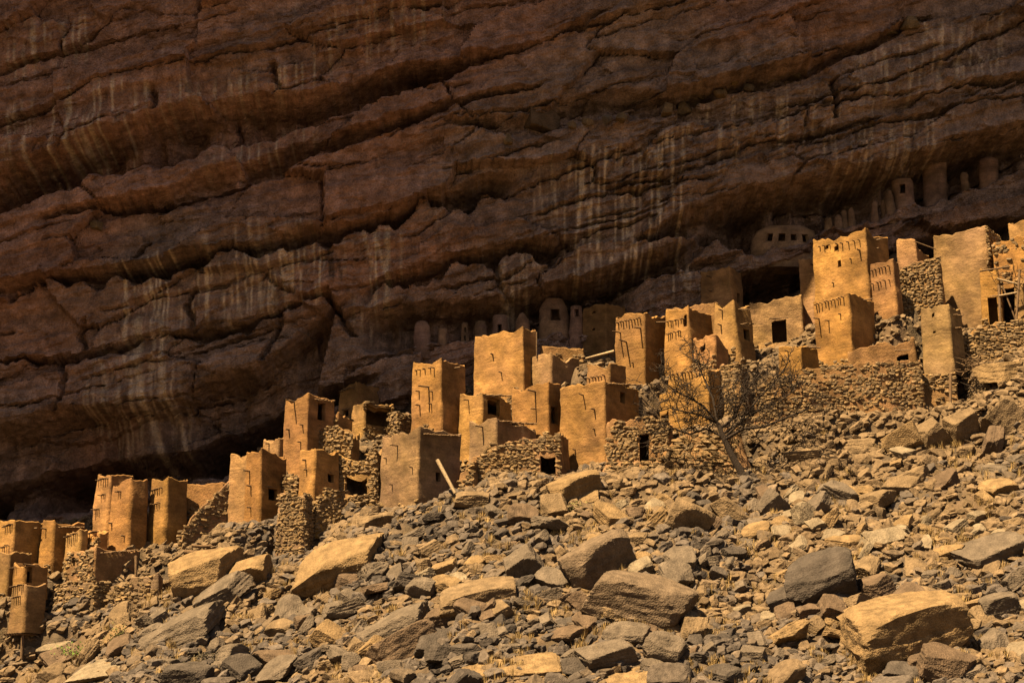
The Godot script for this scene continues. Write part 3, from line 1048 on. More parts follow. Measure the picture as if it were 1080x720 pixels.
func stones(o: Dictionary, root: Node3D, face: int, holes: Array, cover: float, up_to := 99.0):
	var L: float = o.W if face == 0 else o.D
	var tp: Array = o.get("tp", []) if face == 0 else o.get("tp1", [])
	var put := []
	var tone := n_big.get_noise_3dv(o.org * 5.0) * 0.2
	var size: float = o.get("stone", 0.24)
	var t: float = maxf(0.0, o.sink - 0.5)
	while t < o.H + 4.5:
		var c := rng.randf_range(-0.1, 0.1)
		var high := size * rng.randf_range(0.45, 0.85)
		while c < L + 0.05:
			var wide := size * rng.randf_range(0.8, 2.3)
			var cm := c + wide * 0.5
			c += wide * 1.02
			var limit: float = o.H + 0.08
			if not tp.is_empty(): limit += poly(tp, cm / L)
			if t + high * 0.5 > limit or cm > L or t > up_to + n_mid.get_noise_2d(cm * 2.0, o.org.x) * 0.8: continue
			var inside := false
			for h in holes:
				if h[0] == face and cm > h[1] - 0.1 and cm < h[2] + 0.1 and t > h[3] - 0.15 and t < h[4] + 0.05: inside = true
			if inside: continue
			var f := face_point(o, face, cm, t + rng.randf_range(-0.05, 0.05))
			var wp: Vector3 = o.org + f.origin
			if n_mid.get_noise_3dv(wp * 0.9) * 0.9 + 0.5 > cover + rng.randf_range(-0.4, 0.4): continue
			var turn := Basis.from_euler(Vector3(rng.randf_range(-0.25, 0.25), rng.randf_range(-0.3, 0.3), rng.randf_range(-0.25, 0.25)))
			if rng.randf() < 0.5: turn = turn * Basis(Vector3.UP, PI)
			if rng.randf() < 0.5: turn = turn * Basis(Vector3.RIGHT, PI)
			var bs := f.basis * turn * Basis.from_scale(Vector3(wide * 0.62, high * 0.68, size * rng.randf_range(0.45, 0.75)))
			var g := rng.randf_range(0.7, 1.25) + tone
			var cl := Color(0.28, 0.18, 0.083).lerp(Color(0.215, 0.152, 0.09), rng.randf())
			put.append([Transform3D(bs, f.origin - f.basis.z * size * rng.randf_range(0.0, 0.3)), Color(cl.r * g, cl.g * g, cl.b * g)])
		t += high * 0.96
	copies("stones", put, rocks[(put.size() + face) % 10], mats.stone, root)

func copies(called: String, put: Array, mesh: Mesh, m: Material, parent: Node) -> MultiMeshInstance3D:
	if put.is_empty(): return null
	var mm := MultiMesh.new()
	mm.transform_format = MultiMesh.TRANSFORM_3D
	mm.use_colors = true
	mm.mesh = mesh
	mm.instance_count = put.size()
	for i in put.size():
		mm.set_instance_transform(i, put[i][0])
		mm.set_instance_color(i, put[i][1])
	var o := MultiMeshInstance3D.new()
	o.name = called
	o.multimesh = mm
	o.material_override = m
	parent.add_child(o, true)
	o.set_meta("kind", "stuff")
	return o

# ---------------------------------------------------------------- the village

func plan_village():
	var T := "mud_tower"
	var Hs := "mud_house"
	var S := "stone_wall"
	# --- the low end, by the stilted granary
	plan(T, "squat square tower of reddish mud with rows of pegs at the low end", "tower", [-14, 15, 42], [548, 604], 107.0, {"m": "gold", "ph": 38, "pg": [[0, 0, 13, 556, 552, 5], [0, 1, 12, 578, 575, 4]], "sp": [[1, 30, 557, 0.3]]})
	plan(Hs, "low ochre mud block in front of the squat peg-studded tower", "house", [-14, 10, 26], [581, 632], 105.6, {"m": "tan", "ph": 30})
	plan("mud_porch", "small ruined mud porch with a dark doorway above the stilted granary", "porch", [10, 26, 45], [594, 618], 104.8, {"m": "gold", "ctl": false, "ho": [[1, 27, 597, 32, 614]], "pg": [[0, 11, 17, 600, 598, 2]], "rag": 0.12})
	plan("stilt_granary", "small mud granary raised on wooden stilts over a hollow", "granary", [6, 27, 43], [617, 667], 103.0, {"m": "tan", "ctl": false, "sink": 0.0, "k": 0.035, "pg": [[0, 8, 25, 619, 616, 6], [0, 10, 23, 631, 628, 4]], "body": "wall"})
	plan(T, "slim tapering mud tower beside the squat peg-studded tower", "tower", [40, 57, 83], [549, 612], 107.6, {"k": 0.05, "bm": [[1, 59, 82, 556, 556, 9]], "sp": [[0, 46, 558, 0.4]]})
	plan(Hs, "small tapered mud block wedged between the slim tower and the double tower", "house", [65, 85, 91], [560, 600], 107.0, {"k": 0.04, "m": "pale", "pg": [[0, 67, 83, 567, 562, 6]]})
	plan(Hs, "low mud block with pegs at the foot of the double tower", "house", [89, 104, 112], [559, 585], 107.2, {"m": "gold", "pg": [[0, 91, 103, 563, 560, 5]]})
	plan(T, "rear half of the double mud tower, with three rows of pegs", "tower", [97, 116, 135], [500, 578], 109.0, {"k": 0.045, "pg": [[0, 99, 114, 507, 504, 5], [0, 106, 112, 523, 521, 3], [0, 100, 106, 538, 537, 3]]})
	plan(T, "broad front half of the double mud tower, smooth lit face", "tower", [114, 139, 153], [505, 580], 107.4, {"k": 0.03, "pg": [[0, 123, 128, 519, 518, 3]], "sp": [[0, 134, 565, 0.25], [0, 118, 552, 0.25]], "m": "gold"})
	plan(T, "mud tower with two rows of pegs beside a dark gap in the wall", "tower", [155, 176, 194], [505, 572], 108.0, {"k": 0.035, "pg": [[0, 157, 170, 518, 514, 6], [0, 157, 170, 534, 530, 6]], "horn": 0.2})
	plan("mud_shed", "dark walled shed in the gap between double tower and pegged tower", "shed", [141, 148, 156], [548, 580], 108.6, {"m": "tan", "ho": [[0, 143, 552, 147, 574]]})
	plan(Hs, "terrace house with a little square window and a bare shaded side wall", "house", [60, 100, 139], [578, 616], 105.0, {"m": "tan", "ph": 42, "k": 0.01, "par": 0.15, "ho": [[0, 68, 587, 74, 597]], "bm": [[1, 104, 136, 583, 580, 12]], "st": [[0, 0.50]]})
	plan(S, "rubble footing wall below the terrace house", "wall", [42, 100, 112], [612, 652], 104.0, {"m": "dun", "ph": 38, "st": [[0, 0.85], [1, 1.05]], "rag": 0.1, "horn": 0.0})
	plan(S, "long plastered wall with loose stones, running down beside the terrace house", "wall", [111, 167, 172], [606, 640], 103.4, {"m": "dun", "ph": 14, "deep": 0.6, "st": [[0, 0.75]], "rag": 0.12, "horn": 0.0, "tp": [[0.0, 0.0], [0.5, -0.25], [1.0, -0.9]]})
	plan(S, "smooth orange mud wall between pegged tower and the dark rubble gable", "wall", [192, 236, 240], [509, 545], 109.6, {"ph": 12, "deep": 0.6, "m": "gold", "horn": 0.0})
	plan("rubble_gable", "steep dark gable of bare rubble with a slanting top", "wall", [190, 192, 245], [560, 582], 107.4, {"ph": 50, "m": "tan", "st": [[1, 1.30], [0, 1.25]], "stone": 0.27, "tp1": [[0.0, 0.0], [0.15, 0.9], [0.78, 3.6], [0.9, 3.6], [1.0, 2.6]], "rag": 0.14, "horn": 0.0})
	# --- the tall slender tower and its neighbours
	plan(Hs, "ragged topped mud wall house, paler left half", "house", [239, 262, 272], [479, 552], 108.6, {"m": "tan", "ph": 35, "rag": 0.12, "tp": [[0, 0], [0.35, -0.12], [0.5, 0.1], [1, -0.05]]})
	plan(T, "stout mud tower with three spouts and a dark broken side opening", "tower", [257, 276, 300], [476, 552], 107.6, {"k": 0.015, "sp": [[0, 263, 497, 0.5], [0, 265, 513, 0.4], [0, 265, 535, 0.35]], "ho": [[1, 283, 516, 291, 527]], "rag": 0.1})
	plan(Hs, "small mud box perched behind the stout three spouted tower", "house", [275, 294, 300], [462, 500], 111.0, {"m": "pale", "sp": [[0, 283, 468, 0.3]]})
	plan(T, "tall slender mud tower with one spout near its top", "tower", [297, 325, 350], [416, 500], 110.0, {"k": 0.012, "ph": 36, "sp": [[0, 309, 424, 0.85], [0, 304, 453, 0.3], [0, 319, 448, 0.3], [0, 318, 466, 0.3]], "ho": [[1, 334, 426, 341, 442]], "bm": [[1, 328, 349, 421, 423, 6]]})
	plan(T, "narrow mud tower with a small window in its shaded side", "tower", [313, 332, 355], [473, 545], 107.2, {"k": 0.02, "ho": [[1, 344, 500, 350, 508]], "sp": [[0, 322, 485, 0.3], [0, 323, 495, 0.25]]})
	plan(S, "tapering pier of rubble, plastered at the top, before the narrow tower", "wall", [293, 322, 330], [519, 590], 105.0, {"ph": 20, "k": 0.05, "m": "grey", "st": [[0, 0.90], [1, 1.15]], "stone": 0.2, "rag": 0.08, "tp": [[0, -0.5], [0.3, 0], [1, -0.1]], "horn": 0.0, "deep": 1.2})
	plan(S, "dark broken rubble wall at the foot of the narrow tower", "wall", [323, 334, 359], [528, 556], 106.0, {"ph": 60, "m": "tan", "st": [[0, 1.25], [1, 1.30]], "tp1": [[0, 0], [0.3, 0.9], [0.8, 0.7], [1, -0.2]], "horn": 0.0, "rag": 0.12})
	plan(S, "stepped rubble terrace behind the slender tower", "wall", [326, 372, 380], [450, 502], 110.4, {"ph": 15, "deep": 1.4, "m": "tan", "st": [[0, 1.20]], "rag": 0.16, "horn": 0.0, "tp": [[0, -0.6], [0.3, 0.0], [0.55, 0.1], [1, -0.2]]})
	plan(S, "lower rubble terrace with a dark cellar opening", "wall", [350, 398, 405], [478, 530], 108.4, {"ph": 18, "deep": 1.6, "m": "tan", "st": [[0, 1.20], [1, 1.15]], "rag": 0.16, "horn": 0.0, "ho": [[0, 364, 499, 388, 520]], "tp": [[0, 0.5], [0.4, -0.7], [1, 0.3]]})
	plan(Hs, "shadowed mud house standing alone under the cliff, with a low door", "house", [356, 376, 399], [404, 450], 118.6, {"m": "tan", "ho": [[0, 362, 432, 368, 440]], "pg": [[0, 359, 373, 413, 409, 5]]})
	plan("ruined_house", "roofed ruin with a wide black opening and crumbling piers", "house", [369, 384, 414], [424, 462], 113.2, {"m": "tan", "ph": 52, "rag": 0.13, "ho": [[1, 386, 431, 411, 447]], "st": [[1, 0.70]]})
	plan(S, "crumbling stone pier between the roofed ruin and the five pegged tower", "wall", [409, 420, 437], [434, 462], 112.6, {"m": "dun", "ph": 50, "st": [[0, 1.15], [1, 1.25]], "rag": 0.2, "horn": 0.0})
	# --- the leaning-pole house and the five pegged tower
	plan(Hs, "broad smooth grey-tan mud house with a pale pole leaning on its dark side", "house", [397, 441, 485], [452, 536], 105.4, {"m": "grey", "ph": 48, "k": 0.012, "sp": [[0, 417, 470, 0.6], [0, 404, 484, 0.25], [0, 435, 493, 0.25], [0, 412, 512, 0.25]], "bm": [[1, 444, 482, 458, 460, 18]], "ho": [[1, 459, 499, 464, 508]]})
	plan(T, "tall mud tower with five slanting pegs under its rim and one long spout", "tower", [434, 466, 491], [380, 466], 109.4, {"k": 0.035, "ph": 38, "horn": 0.24, "pg": [[0, 437, 462, 391, 387, 5]], "sp": [[0, 453, 408, 1.0], [0, 443, 413, 0.35], [0, 457, 413, 0.35], [0, 444, 428, 0.4], [0, 456, 426, 0.4], [1, 480, 388, 0.5]]})
	# --- the middle cluster
	plan(Hs, "big blank golden mud house, the tallest block of the middle cluster", "house", [499, 552, 567], [346, 420], 112.8, {"m": "gold", "ph": 38, "k": 0.012, "sp": [[0, 520, 374, 0.25], [0, 529, 393, 0.3]], "amp": 0.08})
	plan(Hs, "patched mud annex with whitish plaster and a rough dark side", "house", [550, 581, 619], [372, 410], 112.2, {"m": "pale", "ph": 44, "k": 0.01, "amp": 0.09, "rag": 0.1})
	plan(S, "low mud parapet behind the patched annex", "wall", [570, 616, 619], [366, 382], 114.4, {"m": "tan", "ph": 2, "deep": 0.5, "horn": 0.1})
	plan(T, "mud tower with a wood-framed dark porch in its side", "tower", [483, 509, 540], [413, 500], 109.0, {"m": "gold", "k": 0.012, "sp": [[0, 494, 422, 0.5]], "ho": [[1, 514, 421, 527, 436]], "bm": [[1, 512, 538, 417, 418, 9]]})
	plan(Hs, "mud house with two spouts and a black side doorway, below the blank golden house", "house", [539, 578, 592], [404, 466], 110.2, {"m": "gold", "k": 0.012, "ph": 42, "sp": [[0, 564, 413, 0.7], [0, 565, 431, 0.5]], "ho": [[1, 581, 430, 589, 446]]})
	plan(Hs, "small grey mud house with jutting roof beams and one spout", "house", [494, 524, 568], [442, 488], 107.4, {"m": "grey", "k": 0.01, "ph": 40, "sp": [[0, 509, 450, 0.7]], "bm": [[1, 526, 566, 444, 447, 20]]})
	plan(S, "rubble house front with a tall black doorway", "house", [497, 592, 600], [455, 506], 106.2, {"m": "tan", "ph": 12, "deep": 3.0, "st": [[0, 0.80]], "rag": 0.14, "horn": 0.0, "tp": [[0.0, 0.0], [0.25, -0.35], [0.6, -0.6], [0.75, -1.1], [1.0, -1.7]], "ho": [[0, 570, 476, 586, 498]]})
	plan(Hs, "tall golden mud house with a seam down its face and a dark red-brown side", "house", [591, 638, 679], [401, 490], 107.8, {"m": "gold", "ph": 38, "k": 0.01, "sp": [[0, 616, 417, 0.5], [0, 627, 432, 0.4], [0, 627, 453, 0.25], [0, 607, 475, 0.3]], "ho": [[1, 655, 415, 661, 425]], "bm": [[1, 640, 678, 405, 406, 16]]})
	plan(Hs, "little mud roof room with a fringe of pegs at its foot", "house", [619, 643, 663], [382, 404], 109.8, {"m": "tan", "ctl": false, "ph": 36, "pg": [[0, 621, 640, 400, 396, 6]]})
	plan(T, "mud tower with a dense row of pegs and three long spouts", "tower", [649, 679, 704], [329, 408], 112.4, {"m": "gold", "k": 0.012, "ph": 36, "horn": 0.2, "pg": [[0, 651, 676, 341, 336, 9]], "sp": [[0, 655, 351, 0.9], [0, 661, 361, 0.9], [0, 675, 346, 0.8], [1, 692, 340, 0.8], [0, 667, 383, 0.2]]})
	plan(T, "shadowed tower with two peepholes under the cliff", "tower", [615, 639, 662], [319, 380], 119.2, {"m": "tan", "k": 0.01, "ho": [[0, 625, 328, 628, 331], [0, 625, 346, 628, 349]]})
	plan(S, "plastered rubble house front with a narrow black doorway", "house", [640, 705, 714], [440, 494], 106.4, {"m": "tan", "ph": 10, "deep": 2.6, "st": [[0, 0.72]], "rag": 0.14, "horn": 0.0, "tp": [[0, -0.2], [0.3, 0.1], [1, -0.2]], "ho": [[0, 674, 458, 684, 487]]})
	# --- round the bare tree
	plan(T, "wide mud tower with two rows of dark slots and a broken rim", "tower", [703, 726, 755], [324, 394], 111.6, {"m": "gold", "k": 0.04, "horn": 0.16, "pg": [[0, 705, 722, 340, 336, 7], [0, 705, 720, 354, 349, 6]], "rag": 0.1, "ho": [[0, 721, 332, 724, 345]]})
	plan(Hs, "small crumbling mud block with a grey niche, leaning on the wide tower", "house", [733, 754, 770], [353, 390], 110.4, {"m": "gold", "rag": 0.12, "ho": [[0, 740, 362, 745, 370]], "tp1": [[0, 0], [0.4, -0.2], [1, -0.8]]})
	plan(T, "strongly tapered mud tower with a framed window in its shaded side", "tower", [755, 775, 796], [317, 380], 111.8, {"m": "gold", "k": 0.075, "ph": 38, "sp": [[0, 763, 327, 0.45], [0, 762, 343, 0.45]], "ho": [[1, 783, 348, 791, 358]], "pg": [[1, 778, 794, 342, 342, 4], [1, 778, 794, 326, 327, 4]]})
	plan(T, "shadowed tower with two spouts, its foot just catching the sun", "tower", [741, 770, 786], [281, 336], 117.9, {"m": "tan", "k": 0.02, "ph": 40, "sp": [[0, 752, 292, 0.5], [0, 752, 307, 0.5]], "ho": [[1, 777, 310, 781, 319]]})
	plan(S, "pale sunlit wall with a black doorway at the mouth of a cave", "wall", [792, 846, 850], [312, 372], 117.0, {"m": "pale", "ph": 12, "deep": 2.2, "ho": [[0, 814, 336, 829, 361]], "horn": 0.05, "tp": [[0, 0], [1, -0.3]]})
	plan(Hs, "mottled pinkish mud house with its upper half in shadow", "house", [845, 868, 880], [270, 356], 117.4, {"m": "pale", "ph": 34, "k": 0.0, "sp": [[0, 858, 279, 0.3]]})
	plan(Hs, "little square mud hut with one spout on top of the long rubble wall", "house", [823, 845, 868], [363, 394], 109.2, {"m": "gold", "ph": 40, "sp": [[0, 832, 370, 0.4]], "bm": [[1, 847, 866, 366, 367, 7]]})
	plan(Hs, "mud house behind the bare tree with a low doorway", "house", [697, 747, 763], [386, 450], 108.2, {"m": "gold", "ph": 36, "k": 0.0, "pg": [[0, 708, 744, 396, 390, 10]], "ho": [[0, 699, 424, 707, 440]], "tp": [[0, 0], [0.78, -0.1], [0.82, -1.4], [1, -1.6]]})
	plan(S, "collapsed rubble stack between the tree house and the framed window tower", "wall", [760, 778, 792], [384, 436], 109.0, {"m": "tan", "ph": 30, "k": 0.1, "st": [[0, 1.20], [1, 1.25]], "rag": 0.2, "horn": 0.0})
	# --- the upper end
	plan(T, "largest golden tower with a row of six deep slots under its rim", "tower", [864, 913, 945], [242, 330], 113.2, {"m": "gold", "ph": 42, "k": 0.008, "pg": [[0, 868, 910, 261, 253, 8]], "sp": [[0, 907, 264, 0.4], [0, 899, 273, 0.2], [0, 882, 299, 0.2], [1, 928, 253, 0.3], [1, 927, 262, 0.2]], "ho": [[0, 887, 274, 890, 282], [0, 876, 258, 879, 263], [0, 884, 256, 888, 263]]})
	plan(T, "small annex with two rows of pegs joined to the largest golden tower", "tower", [914, 943, 952], [274, 334], 112.2, {"m": "gold", "ph": 42, "k": 0.01, "pg": [[0, 916, 941, 288, 280, 8], [0, 916, 940, 302, 295, 7]]})
	plan(T, "cubic mud tower with a bare brown side below the largest golden tower", "tower", [863, 896, 933], [308, 384], 110.2, {"m": "gold", "ph": 42, "k": 0.008, "pg": [[0, 865, 893, 322, 313, 10]], "sp": [[0, 868, 336, 0.7], [0, 877, 338, 0.5], [0, 888, 331, 0.3], [1, 918, 316, 0.7]]})
	plan(S, "low mud wall with a square black window between two towers", "wall", [897, 966, 974], [356, 390], 109.0, {"m": "tan", "ph": 10, "deep": 2.2, "horn": 0.0, "rag": 0.12, "ho": [[0, 946, 370, 958, 382]], "tp": [[0, 0], [0.5, -0.2], [1, -0.8]]})
	plan(Hs, "mud wall house with a notched corner and a broken pole", "house", [948, 966, 990], [251, 300], 114.4, {"m": "tan", "ph": 30, "tp1": [[0, 0], [0.08, -0.7], [1, -0.6]], "horn": 0.1})
	plan(S, "rounded rubble retaining wall below the notched house", "wall", [946, 992, 1000], [276, 352], 113.2, {"m": "tan", "ph": 18, "deep": 1.6, "st": [[0, 1.10]], "stone": 0.22, "horn": 0.0, "rag": 0.12, "tp": [[0, 0.4], [0.5, 0.1], [1, -0.5]], "pg": [[0, 952, 985, 297, 287, 9]]})
	plan("mud_bastion", "great coarse-coursed mud bastion with a broken rubble edge", "house", [989, 1040, 1067], [239, 345], 114.0, {"m": "pale", "ph": 34, "k": 0.008, "amp": 0.1, "r": 0.4, "st": [[1, 1.10]], "rag": 0.1})
	plan(S, "rough golden wall climbing behind the bastion", "wall", [1050, 1090, 1100], [244, 350], 112.6, {"ho": [[0, 1056, 299, 1073, 343]], "m": "gold", "ph": 20, "deep": 2.4, "rag": 0.14, "st": [[0, 0.40]], "tp": [[0, 0], [0.6, -0.5], [1, -0.7]]})
	plan(T, "edge of a mud tower above the rough golden wall", "tower", [1072, 1104, 1120], [226, 260], 114.6, {"m": "gold", "ph": 40})
	plan("mud_porch", "mud porch panel beside a black doorway under the bastion", "porch", [1036, 1053, 1060], [284, 350], 111.6, {"m": "gold", "ph": 20, "deep": 1.2, "ho": [[0, 1041, 313, 1050, 344]], "rag": 0.14})
	plan("mud_pier", "slanting mud pier at the edge of the brushwood shelter", "pier", [1070, 1079, 1088], [292, 352], 110.8, {"m": "tan", "ph": 30, "rag": 0.14})
	plan(T, "mud tower with two slits standing on beam ends over the rubble wall", "tower", [976, 1001, 1022], [322, 393], 108.4, {"m": "grey", "ph": 38, "k": 0.03, "sink": 0.05, "ctl": false, "ho": [[0, 986, 330, 988.4, 335], [0, 986, 349, 988.4, 352]], "pg": [[1, 1004, 1020, 332, 333, 5], [1, 1004, 1022, 346, 347, 5]], "bm": [[0, 978, 999, 399, 394, 8]]})
	plan(S, "long high retaining wall of rubble under the upper towers", "wall", [797, 972, 985], [382, 450], 107.6, {"m": "tan", "ph": 5, "deep": 1.5, "st": [[0, 0.7]], "rag": 0.14, "horn": 0.0, "tp": [[0, 0], [0.25, 0.1], [0.6, -0.2], [0.9, -0.9], [1, -1.6]], "stone": 0.2, "amp": 0.14, "sink": 1.6})
	plan(S, "short plastered wall carrying the tower on beam ends", "wall", [972, 1009, 1018], [393, 436], 107.8, {"m": "tan", "ph": 12, "deep": 2.0, "st": [[0, 0.55]], "horn": 0.0})
	plan(S, "dry stone bank below the brushwood shelter", "wall", [1018, 1090, 1100], [338, 382], 109.8, {"m": "tan", "ph": 10, "deep": 2.5, "st": [[0, 1.20]], "horn": 0.0, "rag": 0.2, "k": 0.2, "tp": [[0, 0.2], [0.6, -0.2], [1, -0.9]]})
	plan(S, "tumbled dry stone bank below the bare tree house", "wall", [640, 780, 790], [458, 506], 105.4, {"m": "tan", "ph": 6, "deep": 1.0, "k": 0.3, "st": [[0, 1.30]], "stone": 0.36, "rag": 0.25, "horn": 0.0, "tp": [[0, 0.3], [0.45, 0.0], [0.6, -1.6], [1, -1.9]], "amp": 0.15})
	plan(S, "patch of rubble wall between stout tower and slender tower", "wall", [297, 314, 318], [500, 545], 108.6, {"m": "tan", "ph": 14, "deep": 0.9, "st": [[0, 1.2]], "horn": 0.0, "rag": 0.14})
	plan(S, "low mud wall curving behind the wide tower", "wall", [704, 757, 762], [316, 350], 114.6, {"m": "tan", "ph": 8, "deep": 0.7, "horn": 0.0, "rag": 0.1, "tp": [[0, 0], [0.5, -0.3], [1, -0.7]]})
	plan(S, "short stepped rubble terrace beside the leaning pole house", "wall", [484, 500, 504], [488, 522], 106.6, {"m": "tan", "ph": 16, "deep": 1.4, "st": [[0, 1.1]], "horn": 0.0, "rag": 0.16, "tp": [[0, 0.2], [0.5, 0.0], [0.55, -0.5], [1, -0.7]]})
	plan("ruined_room", "roofless broken room behind the small mud box and slender tower", "house", [334, 356, 370], [438, 470], 112.0, {"m": "tan", "ph": 38, "rag": 0.2, "par": 1.2, "st": [[0, 0.7], [1, 0.6]], "tp": [[0, 0.2], [0.4, -0.6], [0.7, 0.1], [1, -0.5]]})

func build_village():
	for o in plans: build(o)
	# stilts and platform of the stilted granary
	for n in get_children():
		if n.name == "stilt_granary":
			var o: Dictionary = plans[3]
			for q in [[0.12, 0.1], [0.85, 0.1], [0.15, 0.85]]:
				var p: Vector3 = o.ax * o.W * q[0] + o.bx * o.D * q[1]
				var g: float = ground(o.org.x + p.x, -(o.org.z + p.z)) - o.org.y - 0.15
				stick("stilt", p + Vector3(0.05, minf(g, -1.6), 0), p + Vector3(0, 0.05, 0), 0.11, mats.wood, n)
			for k in 6:
				var w: float = 0.08 + k * 0.17
				stick("floor_beam", o.ax * o.W * w - o.bx * 0.3 - Vector3(0, 0.06, 0), o.ax * o.W * w + o.bx * (o.D + 0.2) - Vector3(0, 0.06, 0), 0.07, mats.wood, n)

# ---------------------------------------------------------------- older dwellings on the ledges of the cliff

func bullet(called: String, label: String, px: float, top: float, foot: float, wide: float, prof: Array, tone: String, o := {}):
	var h := cliff_hit(px, foot + 5.0)
	var d: float = -h.z + 0.2 + o.get("dd", 0.0)
	var a := at(px, top, d)
	var b := at(px, foot, d)
	var m := metres(px, foot, d)
	o.W = wide * m
	o.D = wide * m * o.get("ratio", 0.9)
	o.H = a.y - b.y + 0.8
	o.ax = Vector3(-1, 0, 0)
	o.bx = Vector3(0, 0, -1)
	o.org = Vector3(b.x + o.W * 0.5, b.y - 0.8, -d)
	o.m = tone
	o.prof = prof
	o.amp = o.get("amp", 0.12)
	var holes := []
	for q in o.get("holes", []):                  # angle, half angle, height as shares of the body above the ledge
		holes.append([0, fposmod(q[0] - q[1], TAU) if q[0] - q[1] > 0.0 else q[0] - q[1], q[0] + q[1], 0.8 + (o.H - 0.8) * q[2], 0.8 + (o.H - 0.8) * q[3]])
	var root := base(called, o.org)
	tag(root, label, o.get("cat", "granary"), o.get("g", ""), "thing")
	var made := shell(o, round_ring(o.W, o.D, holes), holes)
	part("body", made[0], mats.mud, root)
	if made.size() > 1: part("roof", made[1], mats.mud, root)
	if o.get("cap", false):
		var c := {"W": o.W * 0.86, "D": o.D * 0.86, "H": o.H * 0.3, "ax": o.ax, "bx": o.bx, "org": o.org + Vector3(-o.W * 0.07, o.H * 0.72, -o.D * 0.07), "m": tone, "prof": [[0.0, 1.0], [0.3, 1.0], [0.75, 0.6], [1.0, 0.02]], "amp": 0.04}
		part("cap", shell(c, round_ring(c.W, c.D, []), [])[0], mats.mud, root, Transform3D(Basis.IDENTITY, c.org - o.org))

